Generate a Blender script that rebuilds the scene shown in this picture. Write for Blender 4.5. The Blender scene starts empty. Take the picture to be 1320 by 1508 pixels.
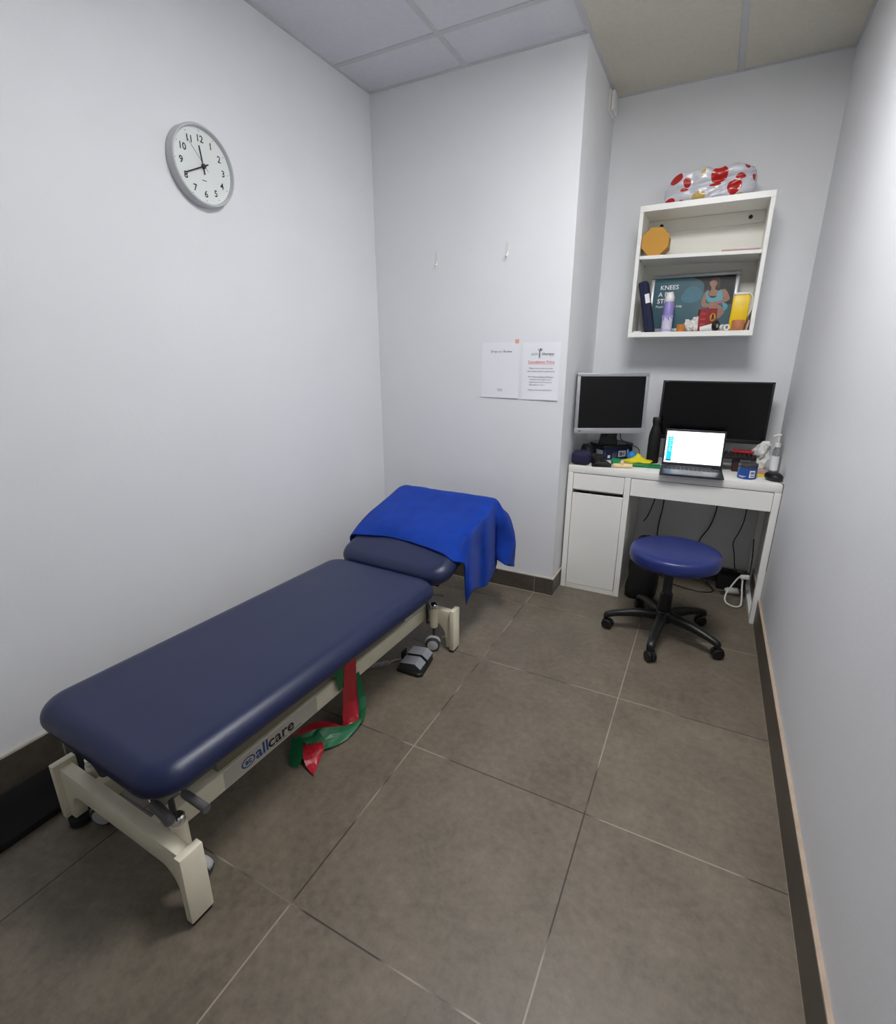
import bpy, bmesh, math, random
from mathutils import Vector, Matrix, noise
random.seed(7)
PI = math.pi
scn = bpy.context.scene
COL = scn.collection

# ------------------------------------------------------------------ materials
def lin(h):
    h = h.lstrip('#')
    c = [int(h[i:i+2], 16)/255 for i in (0, 2, 4)]
    return tuple(x/12.92 if x <= 0.04045 else ((x+0.055)/1.055)**2.4 for x in c)

class NT:
    def __init__(s, m): s.t = m.node_tree; s.n = s.t.nodes; s.l = s.t.links
    def new(s, k, **kw):
        nd = s.n.new(k)
        for a, b in kw.items(): setattr(nd, a, b)
        return nd
    def link(s, a, b): s.l.new(a, b)
    def math(s, op, a, b=None, c=None):
        nd = s.new('ShaderNodeMath', operation=op)
        for i, v in enumerate((a, b, c)):
            if v is None: continue
            if isinstance(v, (int, float)): nd.inputs[i].default_value = v
            else: s.link(v, nd.inputs[i])
        return nd.outputs[0]
    def mix(s, f, a, b):
        nd = s.new('ShaderNodeMix', data_type='RGBA')
        for i, v in ((0, f), (6, a), (7, b)):
            if isinstance(v, (int, float)): nd.inputs[i].default_value = v
            elif isinstance(v, tuple): nd.inputs[i].default_value = (*v[:3], 1)
            else: s.link(v, nd.inputs[i])
        return nd.outputs[2]

def mat(name, col, rough=0.5, metal=0.0, var=0.04, scale=8.0, bump=0.0, bscale=200.0, spec=0.5, emit=None, estr=0.0,
        coat=0.0, sheen=0.0, trans=0.0, alpha=1.0, rvar=0.0):
    m = bpy.data.materials.new(name); m.use_nodes = True
    t = NT(m); p = t.n['Principled BSDF']
    c = lin(col) if isinstance(col, str) else col
    tc = t.new('ShaderNodeTexCoord')
    nz = t.new('ShaderNodeTexNoise'); nz.inputs['Scale'].default_value = scale; nz.inputs['Detail'].default_value = 4
    t.link(tc.outputs['Object'], nz.inputs['Vector'])
    f = nz.outputs['Fac']
    lo = tuple(max(0, x*(1-var*2)) for x in c); hi = tuple(min(1, x*(1+var*2)) for x in c)
    t.link(t.mix(f, lo, hi), p.inputs['Base Color'])
    p.inputs['Roughness'].default_value = rough; p.inputs['Metallic'].default_value = metal
    if rvar: t.link(t.math('MULTIPLY_ADD', f, rvar, rough-rvar/2), p.inputs['Roughness'])
    p.inputs['Specular IOR Level'].default_value = spec
    if coat: p.inputs['Coat Weight'].default_value = coat; p.inputs['Coat Roughness'].default_value = 0.15
    if sheen: p.inputs['Sheen Weight'].default_value = sheen; p.inputs['Sheen Roughness'].default_value = 0.5
    if trans: p.inputs['Transmission Weight'].default_value = trans
    if alpha < 1: p.inputs['Alpha'].default_value = alpha
    if emit: p.inputs['Emission Color'].default_value = (*lin(emit), 1); p.inputs['Emission Strength'].default_value = estr
    if bump:
        b2 = t.new('ShaderNodeTexNoise'); b2.inputs['Scale'].default_value = bscale; b2.inputs['Detail'].default_value = 3
        t.link(tc.outputs['Object'], b2.inputs['Vector'])
        bp = t.new('ShaderNodeBump'); bp.inputs['Strength'].default_value = bump; bp.inputs['Distance'].default_value = 0.003
        t.link(b2.outputs['Fac'], bp.inputs['Height']); t.link(bp.outputs['Normal'], p.inputs['Normal'])
    return m

M = dict(
    wall=mat('wall_paint', '#e5e6e8', 0.55, var=0.015, scale=3, bump=0.12, bscale=90),
    ceil=mat('ceiling_tile_grey', '#dadadf', 0.9, var=0.03, scale=60, bump=0.2, bscale=260),
    ceilb=mat('ceiling_tile_beige', '#d4d0c1', 0.9, var=0.04, scale=60, bump=0.2, bscale=260),
    tbar=mat('ceiling_grid_metal', '#c8c8ca', 0.5, var=0.03),
    gap=mat('shadow_gap_black', '#151413', 0.9),
    cream=mat('cream_powder_coat', '#ebe5cd', 0.38, var=0.03, scale=25, bump=0.05, bscale=300),
    vinyl=mat('navy_vinyl', '#1f2749', 0.37, var=0.06, scale=5, bump=0.10, bscale=420, spec=0.42, rvar=0.06),
    vinyl2=mat('royal_blue_vinyl', '#233070', 0.33, var=0.05, scale=8, bump=0.08, bscale=400),
    board=mat('cushion_board', '#26241f', 0.8),
    chrome=mat('chrome', '#d8d8d8', 0.14, 1.0),
    grip=mat('grey_rubber_grip', '#5c5c5e', 0.55),
    blackp=mat('black_plastic', '#141414', 0.42, var=0.1),
    blackm=mat('black_matte', '#101011', 0.7, var=0.15),
    rubber=mat('black_rubber', '#1a1a1b', 0.75, var=0.1),
    greyp=mat('pale_grey_plastic', '#b4b4b4', 0.4),
    midgrey=mat('pedal_grey_plastic', '#8b8d93', 0.5, bump=0.1),
    dgrey=mat('dark_grey_plastic', '#3c3c3f', 0.45),
    white=mat('white_laminate', '#f3f2ec', 0.3, var=0.015, scale=4),
    whitei=mat('white_foil', '#ebeae0', 0.45, var=0.02, scale=5),
    whitep=mat('white_plastic', '#e4e3df', 0.4),
    paper=mat('white_paper', '#ebecf0', 0.7, var=0.01),
    towel=mat('royal_blue_terry', '#1a3fa0', 0.97, var=0.16, scale=11, bump=1.0, bscale=380, spec=0.05, sheen=0.08),
    red=mat('red_latex', '#b3202e', 0.38, var=0.1, scale=12),
    green=mat('green_latex', '#06693c', 0.38, var=0.12, scale=12),
    green2=mat('green_band', '#0a8a4c', 0.5, var=0.08, scale=12),
    silver=mat('silver_plastic', '#a9abad', 0.35, 0.4, var=0.03),
    screen=mat('screen_off', '#060607', 0.22, var=0.05, spec=0.3),
    clockrim=mat('clock_rim', '#c6c7ca', 0.35, 0.15),
    clockface=mat('clock_face', '#dfe4e0', 0.6, var=0.01),
    ink=mat('black_ink', '#1c1c1e', 0.6),
    inkred=mat('red_ink', '#e05a50', 0.6),
    inkblue=mat('blue_ink', '#17488c', 0.5),
    inkteal=mat('teal_ink', '#5aa096', 0.6),
    inkgrey=mat('grey_ink', '#77787c', 0.6),
    frameo=mat('taupe_steel_frame', '#7d7766', 0.5),
    plate=mat('grey_label_film', '#bdbab0', 0.35, var=0.02),
    orange=mat('orange_sticker', '#e6a795', 0.6),
    tan=mat('tan_card', '#c8912f', 0.6, var=0.05, scale=14),
    kraft=mat('tan_card_side', '#b07f3a', 0.65, var=0.05),
    navycloth=mat('navy_cloth', '#1b1f3f', 0.8, var=0.12, scale=20, bump=0.3, bscale=500),
    teal=mat('poster_teal', '#15505c', 0.35, var=0.24, scale=7, spec=0.2),
    skin=mat('printed_skin', '#96705b', 0.4, var=0.14, scale=40, spec=0.2),
    pblue=mat('printed_light_blue', '#5a9eac', 0.4, spec=0.2, var=0.08, scale=40),
    pdark=mat('printed_dark_foliage', '#120f0d', 0.4, spec=0.2, var=0.3, scale=40),
    pmist=mat('printed_pale_water', '#3f7182', 0.4, spec=0.2, var=0.2, scale=20),
    phair=mat('printed_brown_hair', '#3d2a20', 0.4, spec=0.2),
    pmag=mat('printed_pink', '#b5305a', 0.4),
    lilac=mat('lilac_print', '#8f83c0', 0.35, var=0.06),
    lilacw=mat('pale_lilac_print', '#d6d3e8', 0.35),
    tapeo=mat('orange_tape', '#c07a2c', 0.6),
    terr=mat('salmon_tape', '#c07a52', 0.7, var=0.06),
    redcard=mat('dark_red_card', '#8e1720', 0.4, var=0.06),
    gold=mat('gold_ink', '#d69a1e', 0.45),
    yellow=mat('yellow_plastic', '#eac400', 0.4, var=0.03),
    yband=mat('yellow_band', '#e6d91a', 0.5, var=0.06),
    tissue=mat('crumpled_tissue', '#dcdbd6', 0.8, var=0.05),
    pinkp=mat('pink_paper', '#c9a39b', 0.7),
    brown=mat('dark_brown_card', '#3a1f20', 0.6, var=0.08),
    redf=mat('red_folder', '#a51d27', 0.45),
    jarblue=mat('blue_jar', '#1f4a94', 0.35, var=0.04),
    ball=mat('blue_ball', '#2f94e0', 0.45),
    wood=mat('pale_wood', '#e8cf9f', 0.5, var=0.05, scale=30),
    navybox=mat('navy_card', '#161e4a', 0.4, var=0.06),
    whitecab=mat('white_cable', '#e2e1dc', 0.45),
    grout=mat('pale_grout', '#b9b2a6', 0.85, var=0.08, scale=40),
    peach=mat('peach_sealant', '#b3a08d', 0.6, var=0.12, scale=20),
    scr_cyan=mat('screen_cyan', '#14b4e6', 0.4, emit='#10b0e8', estr=0.75),
    scr_white=mat('screen_white', '#f4f6fa', 0.4, emit='#f6f9ff', estr=1.0),
    scr_green=mat('screen_pale_green', '#d6f0cc', 0.4, emit='#d8f2cc', estr=0.95),
    scr_grey=mat('screen_grey', '#9a9aa0', 0.4, emit='#a0a0a6', estr=0.7),
    scr_navy=mat('screen_navy', '#18205a', 0.4, emit='#18205a', estr=0.6),
    alu=mat('space_grey_metal', '#3f424c', 0.35, 0.6),
    gel=mat('clear_plastic', '#d9dcdc', 0.15, trans=0.85, var=0.01),
    pumpw=mat('pump_white', '#ecebe6', 0.35),
    wrap=None,
)

# floor: dark taupe porcelain tiles on a 0.6 m grid
def grid_mat(name, base, grout, axes, size, w, rough, offs=(0, 0, 0), tint=0.08, bump=0.12):
    m = bpy.data.materials.new(name); m.use_nodes = True
    t = NT(m); p = t.n['Principled BSDF']
    tc = t.new('ShaderNodeTexCoord'); sp = t.new('ShaderNodeSeparateXYZ'); t.link(tc.outputs['Object'], sp.inputs[0])
    g = None; cells = []
    for a in axes:
        v = t.math('DIVIDE', t.math('SUBTRACT', sp.outputs[a], offs['XYZ'.index(a)]), size)
        cells.append(t.math('FLOOR', t.math('ADD', v, 0.0)))
        fr = t.math('FRACT', t.math('ADD', v, 0.5))
        d = t.math('ABSOLUTE', t.math('SUBTRACT', fr, 0.5))
        hit = t.math('LESS_THAN', d, w/size/2)
        g = hit if g is None else t.math('MAXIMUM', g, hit)
    n1 = t.new('ShaderNodeTexNoise'); n1.inputs['Scale'].default_value = 5; n1.inputs['Detail'].default_value = 8; n1.inputs['Roughness'].default_value = 0.65
    n2 = t.new('ShaderNodeTexNoise'); n2.inputs['Scale'].default_value = 38; n2.inputs['Detail'].default_value = 6; n2.inputs['Roughness'].default_value = 0.7
    n3 = t.new('ShaderNodeTexNoise'); n3.inputs['Scale'].default_value = 2.5
    for n in (n1, n2, n3): t.link(tc.outputs['Object'], n.inputs['Vector'])
    cb = t.new('ShaderNodeCombineXYZ')
    for i, c in enumerate(cells): t.link(c, cb.inputs[i])
    wn = t.new('ShaderNodeTexWhiteNoise'); t.link(cb.outputs[0], wn.inputs['Vector'])
    f = t.math('ADD', t.math('MULTIPLY', n1.outputs['Fac'], 0.5), t.math('MULTIPLY', n2.outputs['Fac'], 0.5))
    f = t.math('ADD', f, t.math('MULTIPLY', t.math('SUBTRACT', wn.outputs['Value'], 0.5), tint))
    r = t.new('ShaderNodeMapRange'); t.link(f, r.inputs[0]); r.inputs[1].default_value = 0.30; r.inputs[2].default_value = 0.70
    lo = tuple(x*0.60 for x in base); hi = tuple(x*1.45 for x in base)
    tile = t.mix(r.outputs[0], lo, hi)
    gl = t.new('ShaderNodeMapRange'); t.link(n3.outputs['Fac'], gl.inputs[0]); gl.inputs[1].default_value = 0.47; gl.inputs[2].default_value = 0.53
    gcol = t.mix(gl.outputs[0], tuple(x*0.28 for x in base), grout)
    t.link(t.mix(g, tile, gcol), p.inputs['Base Color'])
    t.link(t.math('ADD', t.math('MULTIPLY', n2.outputs['Fac'], 0.18), rough-0.09), p.inputs['Roughness'])
    h = t.math('SUBTRACT', t.math('MULTIPLY', n2.outputs['Fac'], 0.25), g)
    bp = t.new('ShaderNodeBump'); bp.inputs['Strength'].default_value = bump; bp.inputs['Distance'].default_value = 0.002
    t.link(h, bp.inputs['Height']); t.link(bp.outputs['Normal'], p.inputs['Normal'])
    return m
M['floor'] = grid_mat('floor_tiles', lin('#706759'), lin('#9d9486'), 'XY', 0.6, 0.0042, 0.46)
M['bbx'] = grid_mat('skirting_tiles_x', lin('#4d463e'), lin('#8b8375'), 'X', 0.6, 0.004, 0.4, tint=0.02)
M['bby'] = grid_mat('skirting_tiles_y', lin('#4d463e'), lin('#8b8375'), 'Y', 0.6, 0.004, 0.4, tint=0.02)

def wrap_mat():
    m = bpy.data.materials.new('spotted_plastic_wrap'); m.use_nodes = True
    t = NT(m); p = t.n['Principled BSDF']
    tc = t.new('ShaderNodeTexCoord'); sp = t.new('ShaderNodeSeparateXYZ'); t.link(tc.outputs['Object'], sp.inputs[0])
    def spots(lst):
        acc = None
        for (x, v, rx, rz) in lst:
            a = t.math('DIVIDE', t.math('SUBTRACT', sp.outputs['X'], x), rx)
            w = t.math('ADD', sp.outputs['Z'], t.math('MULTIPLY_ADD', sp.outputs['Y'], 0.35, 0.030))
            b = t.math('DIVIDE', t.math('SUBTRACT', w, v), rz)
            d = t.math('ADD', t.math('MULTIPLY', a, a), t.math('MULTIPLY', b, b))
            h = t.math('LESS_THAN', d, 1.0)
            acc = h if acc is None else t.math('MAXIMUM', acc, h)
        return acc
    red = spots([(.04, .098, .036, .036), (.11, .039, .031, .031), (.131, .082, .022, .013), (.028, -.008, .02, .014), (.027, .056, .025, .008), (-.147, .108, .028, .024),
                 (-.097, .082, .018, .02), (-.107, .053, .018, .01), (-.172, .012, .028, .02), (-.116, .0, .018, .012), (.154, .124, .011, .010), (.187, .085, .009, .018)])
    yel = spots([(-.03, .117, .011, .012), (-.04, .016, .03, .018), (.137, .0, .015, .010)])
    c = t.mix(yel, t.mix(red, lin('#cfcfd6'), lin('#b5180f')), lin('#cdb069'))
    t.link(c, p.inputs['Base Color'])
    p.inputs['Roughness'].default_value = 0.22; p.inputs['Coat Weight'].default_value = 0.4
    nz = t.new('ShaderNodeTexNoise'); nz.inputs['Scale'].default_value = 28; nz.inputs['Detail'].default_value = 5
    t.link(tc.outputs['Object'], nz.inputs['Vector'])
    bp = t.new('ShaderNodeBump'); bp.inputs['Strength'].default_value = 0.6; bp.inputs['Distance'].default_value = 0.008
    t.link(nz.outputs['Fac'], bp.inputs['Height']); t.link(bp.outputs['Normal'], p.inputs['Normal'])
    return m
M['wrap'] = wrap_mat()

# ------------------------------------------------------------------ mesh builder
class B:
    def __init__(s): s.bm = bmesh.new()
    def _tag(s, n0, mi):
        s.bm.faces.ensure_lookup_table()
        for f in s.bm.faces[n0:]: f.material_index = mi
    def poly(s, pts, mi=0):
        f = s.bm.faces.new([s.bm.verts.new(p) for p in pts]); f.material_index = mi; return f
    def box(s, x0, x1, y0, y1, z0, z1, bev=0.0, seg=2, mi=0, mtx=None):
        n0 = len(s.bm.faces)
        tb = bmesh.new()
        v = [tb.verts.new((x, y, z)) for x in (x0, x1) for y in (y0, y1) for z in (z0, z1)]
        for q in ((0, 1, 3, 2), (4, 6, 7, 5), (0, 4, 5, 1), (2, 3, 7, 6), (0, 2, 6, 4), (1, 5, 7, 3)):
            tb.faces.new([v[i] for i in q])
        if bev: bmesh.ops.bevel(tb, geom=list(tb.edges), offset=bev, segments=seg, affect='EDGES', profile=0.5)
        s.merge(tb, mi, mtx)
    def merge(s, tb, mi=0, mtx=None):
        if mtx is not None: bmesh.ops.transform(tb, matrix=mtx, verts=tb.verts)
        mp = {v: s.bm.verts.new(v.co) for v in tb.verts}
        for f in tb.faces:
            try: g = s.bm.faces.new([mp[v] for v in f.verts]); g.material_index = mi
            except ValueError: pass
        tb.free()
    def prism(s, pts, axis, a0, a1, bev=0.0, seg=2, mi=0, mtx=None):
        tb = bmesh.new()
        def P(u, v, a): return {'x': (a, u, v), 'y': (u, a, v), 'z': (u, v, a)}[axis]
        lo = [tb.verts.new(P(u, v, a0)) for u, v in pts]; hi = [tb.verts.new(P(u, v, a1)) for u, v in pts]
        n = len(pts)
        tb.faces.new(lo[::-1]); tb.faces.new(hi)
        for i in range(n): tb.faces.new((lo[i], lo[(i+1) % n], hi[(i+1) % n], hi[i]))
        bmesh.ops.recalc_face_normals(tb, faces=tb.faces)
        if bev: bmesh.ops.bevel(tb, geom=[e for e in tb.edges], offset=bev, segments=seg, affect='EDGES', profile=0.5)
        s.merge(tb, mi, mtx)
    def lathe(s, prof, c=(0, 0, 0), n=32, mi=0, mtx=None, caps=True):
        tb = bmesh.new(); rings = []
        for r, z in prof:
            rings.append([tb.verts.new((r*math.cos(2*PI*i/n), r*math.sin(2*PI*i/n), z)) for i in range(n)])
        for a, b in zip(rings, rings[1:]):
            for i in range(n): tb.faces.new((a[i], a[(i+1) % n], b[(i+1) % n], b[i]))
        if caps:
            if prof[0][0] > 1e-6: tb.faces.new(rings[0][::-1])
            if prof[-1][0] > 1e-6: tb.faces.new(rings[-1])
        m = Matrix.Translation(c)
        if mtx is not None: m = mtx @ m
        s.merge(tb, mi, m)
    def tube(s, pts, r, n=10, mi=0, closed=False, caps=True, smooth=0):
        pts = [Vector(p) for p in pts]
        if smooth: pts = catmull(pts, smooth, closed)
        m = len(pts); rr = r if isinstance(r, (list, tuple)) else [r]*m
        if len(rr) != m: rr = [rr[min(int(i*len(rr)/m), len(rr)-1)] for i in range(m)]
        n0 = len(s.bm.faces); rings = []; up = None
        for i, p in enumerate(pts):
            if closed: d = pts[(i+1) % m]-pts[i-1]
            else: d = pts[min(i+1, m-1)]-pts[max(i-1, 0)]
            d.normalize()
            if up is None: up = d.orthogonal().normalized()
            up = (up - d*up.dot(d)); up = up.normalized() if up.length > 1e-6 else d.orthogonal().normalized()
            w = d.cross(up)
            rings.append([s.bm.verts.new(p+(up*math.cos(2*PI*k/n)+w*math.sin(2*PI*k/n))*rr[i]) for k in range(n)])
        seq = list(zip(rings, rings[1:])) + ([(rings[-1], rings[0])] if closed else [])
        for a, b in seq:
            for k in range(n): s.bm.faces.new((a[k], a[(k+1) % n], b[(k+1) % n], b[k]))
        if caps and not closed: s.bm.faces.new(rings[0][::-1]); s.bm.faces.new(rings[-1])
        s._tag(n0, mi)
    def cyl(s, p0, p1, r0, r1=None, n=24, mi=0):
        r1 = r0 if r1 is None else r1
        p0, p1 = Vector(p0), Vector(p1); s.tube([p0, p0.lerp(p1, .5), p1], [r0, (r0+r1)/2, r1], n, mi)
    def ball(s, c, r, n=24, mi=0, sc=(1, 1, 1)):
        tb = bmesh.new(); bmesh.ops.create_uvsphere(tb, u_segments=n, v_segments=n//2, radius=r)
        s.merge(tb, mi, Matrix.Translation(c) @ Matrix.Diagonal((*sc, 1)))
    def text(s, txt, size, mtx, mi=0, align='CENTER', depth=0.0004, sx=1.0, shear=0.0, off=0.0):
        cu = bpy.data.curves.new('t', 'FONT'); cu.body = txt; cu.size = size; cu.align_x = align; cu.extrude = depth; cu.shear = shear
        cu.resolution_u = 3; cu.offset = off
        ob = bpy.data.objects.new('t', cu); COL.objects.link(ob)
        me = bpy.data.meshes.new_from_object(ob.evaluated_get(bpy.context.evaluated_depsgraph_get()))
        bpy.data.objects.remove(ob); bpy.data.curves.remove(cu)
        tb = bmesh.new(); tb.from_mesh(me); bpy.data.meshes.remove(me)
        s.merge(tb, mi, mtx @ Matrix.Diagonal((sx, 1, 1, 1)))
    def cushion(s, hw, hl, z0, z1, rad, soft, crown=0.006, cy=0.0, mi=0, mtx=None, n=10):
        """upholstered pad: rounded in plan, soft in section"""
        tb = bmesh.new()
        def outline(d):
            a, b = hw-d, hl-d; r = max(rad-d, 0.012); r = min(r, a, b); o = []
            for cx, cyy, a0 in ((a-r, b-r, 0), (-a+r, b-r, PI/2), (-a+r, -b+r, PI), (a-r, -b+r, 1.5*PI)):
                for k in range(n+1):
                    t_ = a0+PI/2*k/n; o.append((cx+r*math.cos(t_), cyy+r*math.sin(t_)))
            return o
        H = z1-z0; sb = min(soft*0.55, H-soft*0.8-.002); lev = []
        for k in range(0, 6):
            t_ = PI/2*k/5; lev.append((sb*(1-math.sin(t_)), z0+sb*(1-math.cos(t_))))
        for k in range(0, 9):
            t_ = PI/2*k/8; lev.append((soft*(1-math.cos(t_)), z1-(H-sb)*0+(-soft*0.8+soft*0.8*math.sin(t_))))
        for d in (0.05, 0.08, 0.12, 0.18, 0.24):
            if d < min(hw, hl)-0.02 and d > soft: lev.append((d, z1))
        rings = []
        for d, z in lev:
            o = outline(d); rg = []
            for x, y in o:
                q = max(0, 1-(x/hw)**2)*max(0, 1-(y/hl)**2)
                rg.append(tb.verts.new((x, y+cy, z+(crown*q if z > z1-0.01 else 0))))
            rings.append(rg)
        m = len(rings[0])
        for a, b in zip(rings, rings[1:]):
            for i in range(m): tb.faces.new((a[i], a[(i+1) % m], b[(i+1) % m], b[i]))
        tb.faces.new(rings[0][::-1])
        c = tb.verts.new((0, cy, z1+crown))
        for i in range(m): tb.faces.new((rings[-1][i], rings[-1][(i+1) % m], c))
        s.merge(tb, mi, mtx)
    def ribbon(s, pairs, thick=0.0012, mi=0, sub=6):
        L = catmull([Vector(a) for a, b in pairs], sub); R = catmull([Vector(b) for a, b in pairs], sub)
        n0 = len(s.bm.faces); rows = []
        for i, (a, b) in enumerate(zip(L, R)):
            rows.append([s.bm.verts.new(a.lerp(b, k/5)) for k in range(6)])
        for a, b in zip(rows, rows[1:]):
            for k in range(5): s.bm.faces.new((a[k], a[k+1], b[k+1], b[k]))
        s._tag(n0, mi)
    def done(s, name, mats, root=None, local=False, smooth=40, origin=None, solid=0.0):
        bm = s.bm
        if origin is not None and root is None:
            bmesh.ops.transform(bm, matrix=Matrix.Translation(origin).inverted(), verts=bm.verts)
        if root is not None and not local:
            bmesh.ops.transform(bm, matrix=RM(root).inverted(), verts=bm.verts)
        bmesh.ops.recalc_face_normals(bm, faces=bm.faces)
        me = bpy.data.meshes.new(name); bm.to_mesh(me); bm.free()
        for m in (mats if isinstance(mats, (list, tuple)) else [mats]): me.materials.append(m)
        if smooth:
            for p in me.polygons: p.use_smooth = True
            me.set_sharp_from_angle(angle=math.radians(smooth))
        o = bpy.data.objects.new(name, me); COL.objects.link(o)
        if origin is not None and root is None: o.location = origin
        if root is not None: o.parent = root
        if solid:
            md = o.modifiers.new('thickness', 'SOLIDIFY'); md.thickness = solid; md.offset = 0
        return o

def catmull(p, k, closed=False):
    out = []; n = len(p)
    rng = range(n if closed else n-1)
    for i in rng:
        if closed: a, b, c, d = p[i-1], p[i], p[(i+1) % n], p[(i+2) % n]
        else: a, b, c, d = p[max(i-1, 0)], p[i], p[i+1], p[min(i+2, n-1)]
        for j in range(k):
            t = j/k
            out.append(0.5*((2*b)+(c-a)*t+(2*a-5*b+4*c-d)*t*t+(3*b-a-3*c+d)*t*t*t))
    if not closed: out.append(p[-1])
    return out

def RM(o):
    m = Matrix.LocRotScale(o.location, o.rotation_euler, None)
    return (RM(o.parent) @ m) if o.parent else m
def tag(o, label, cat, group=None):
    o['label'] = label; o['category'] = cat
    if group: o['group'] = group
    return o
def thing(name, loc, label, cat, rz=0.0, group=None):
    o = bpy.data.objects.new(name, None); COL.objects.link(o); o.empty_display_size = 0.1
    o.location = loc; o.rotation_euler = (0, 0, rz); return tag(o, label, cat, group)
def lab(o, s): o['label'] = s; return o
def struct_(o): o['kind'] = 'structure'; return o
def frame(o, x, y):
    """matrix that maps the XY plane of flat lettering to origin o with right x and up y"""
    x = Vector(x).normalized(); y = Vector(y).normalized(); z = x.cross(y)
    m = Matrix((x, y, z)).transposed().to_4x4(); m.translation = o; return m

# ------------------------------------------------------------------ room
XL, YP, XJ, YB, XR, HC = -1.0304, 1.9661, 0.1008, 2.6083, 1.1281, 2.6186
YN = -2.3
def slab(name, *a, m=None, **k):
    b = B(); b.box(*a, **k); return struct_(b.done(name, m, smooth=0))
slab('floor', XL-.1, XR+.1, YN-.1, YB+.1, -.08, 0, m=M['floor'])
slab('wall_left', XL-.1, XL, YN, YP+.1, 0, HC+.1, m=M['wall'])
slab('wall_partition', XL, XJ, YP, YP+.1, 0, HC+.1, m=M['wall'])
slab('wall_alcove_left', XJ-.1, XJ, YP+.1, YB, 0, HC+.1, m=M['wall'])
slab('wall_alcove_back', XJ-.1, XR+.1, YB, YB+.1, 0, HC+.1, m=M['wall'])
slab('wall_right', XR, XR+.1, YN, YB, 0, HC+.1, m=M['wall'])
slab('wall_near', XL-.1, XR+.1, YN-.1, YN, 0, HC+.1, m=M['wall'])
LX0, LX1, LY0, LY1 = 0.33, 0.93, 0.45, 1.05       # surface-mounted light panel under the grid
b = B()
xs = [XL, -.4705, .1047, .681, XR]; ys = [YN, -1.92, -.72, .48, 1.68, YB]
for i in range(4):
    for j in range(5):
        y1 = ys[j+1]
        x0, x1 = xs[i], xs[i+1]
        if j == 4 and i < 2: y1 = YP
        b.box(x0, x1, ys[j], y1, HC+.004, HC+.02, mi=1 if i >= 2 else 0)
b.box(XL-.1, XR+.1, YN-.1, YB+.1, HC+.06, HC+.1, mi=0)
struct_(b.done('ceiling', [M['ceil'], M['ceilb']], smooth=0))
tn = 0
def tbar(x0, x1, y0, y1):
    global tn; tn += 1
    b = B(); b.box(x0, x1, y0, y1, HC, HC+.006, bev=.001, seg=1); struct_(b.done('trim_%d' % tn, M['tbar'], smooth=0))
for x in xs[1:4]: tbar(x-.013, x+.013, YN, YP if x < .0 else YB)
for y in ys[1:5]:
    for i in range(4): tbar(xs[i]+.013, xs[i+1]-.013, y-.013, y+.013)
tbar(XL, -.4835, YP-.018, YP); tbar(-.4575, XJ-.004, YP-.018, YP)      # wall angles
tbar(.118, .668, YB-.016, YB); tbar(.694, XR, YB-.016, YB)
tbar(XL, XL+.012, YN, YP-.018); tbar(XR-.012, XR, YN, YB-.016)
LZ = HC-.040
lt = thing('ceiling_light', ((LX0+LX1)/2, (LY0+LY1)/2, LZ), 'square white light panel mounted under the ceiling near the right wall', 'light')
b = B()
for a in ((LX0, LX1, LY0, LY0+.014), (LX0, LX1, LY1-.014, LY1), (LX0, LX0+.014, LY0+.014, LY1-.014), (LX1-.014, LX1, LY0+.014, LY1-.014)):
    b.box(*a, LZ, HC, bev=.001, seg=1)
b.done('frame', M['whitep'], lt)
LAMP = mat('lamp_diffuser', '#ffffff', 0.6, emit='#fdfdff', estr=1.0, var=0)
LAMP.node_tree.nodes['Principled BSDF'].inputs['Emission Strength'].default_value = 22.0
b = B(); b.box(LX0+.014, LX1-.014, LY0+.014, LY1-.014, LZ+.002, LZ+.010); b.done('diffuser', LAMP, lt, smooth=0)

def skirt(name, axis, m, *a, h=.106, top=None, seal=.006):
    b = B(); x0, x1, y0, y1 = a
    b.box(x0, x1, y0, y1, 0, h-seal, bev=.001, seg=1)
    b.box(x0, x1, y0, y1, h-seal, h, mi=1)
    b.box(*( (x0-.0004*(axis == 'y'), x1+.0004*(axis == 'y'), y0-.0004*(axis == 'x'), y1) ), 0, .0035, mi=1)
    return struct_(b.done(name, [m, top or M['grout']], smooth=0))
skirt('baseboard_left', 'y', M['bby'], XL, XL+.01, YN, YP, h=.141)
skirt('baseboard_partition', 'x', M['bbx'], XL+.01, XJ, YP-.01, YP)
skirt('baseboard_alcove_left', 'y', M['bby'], XJ, XJ+.009, YP-.01, YB)
skirt('baseboard_alcove_back', 'x', M['bbx'], XJ+.01, XR-.01, YB-.01, YB)
skirt('baseboard_right', 'y', M['bby'], XR-.01, XR, YN, YB, h=.142, top=M['peach'], seal=.007)

# ------------------------------------------------------------------ treatment bench
bench = thing('treatment_bench', (-.461, -.115, 0), 'long navy vinyl treatment bench on a cream metal frame', 'treatment bench', rz=math.radians(-1.4))
HT = math.radians(19.5)          # the head section is raised
CRM = Matrix.Rotation(math.radians(-1.2), 4, 'Z')   # pads sit slightly askew on the frame
HM = CRM @ Matrix.Translation((0, 1.176, .372)) @ Matrix.Rotation(HT, 4, 'X')
b = B(); b.cushion(.288, .606, .366, .440, .085, .056, cy=.558, mtx=CRM); b.done('body_cushion', M['vinyl'], bench, local=True, smooth=60)
b = B(); b.cushion(.290, .305, .0, .076, .090, .052, cy=.308, mtx=HM); b.done('head_cushion', M['vinyl'], bench, local=True, smooth=60)
b = B()
for sx in (-1, 1):
    b.box(min(sx*.10, sx*.14), max(sx*.10, sx*.14), .19, 1.14, .204, .30, bev=.003)
for y in (.25, .60, 1.05): b.box(-.14, .14, y-.02, y+.02, .232, .256)
for y in (.25, 1.05): b.box(-.135, .135, y-.02, y+.02, .256, .352, bev=.002)
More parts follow.
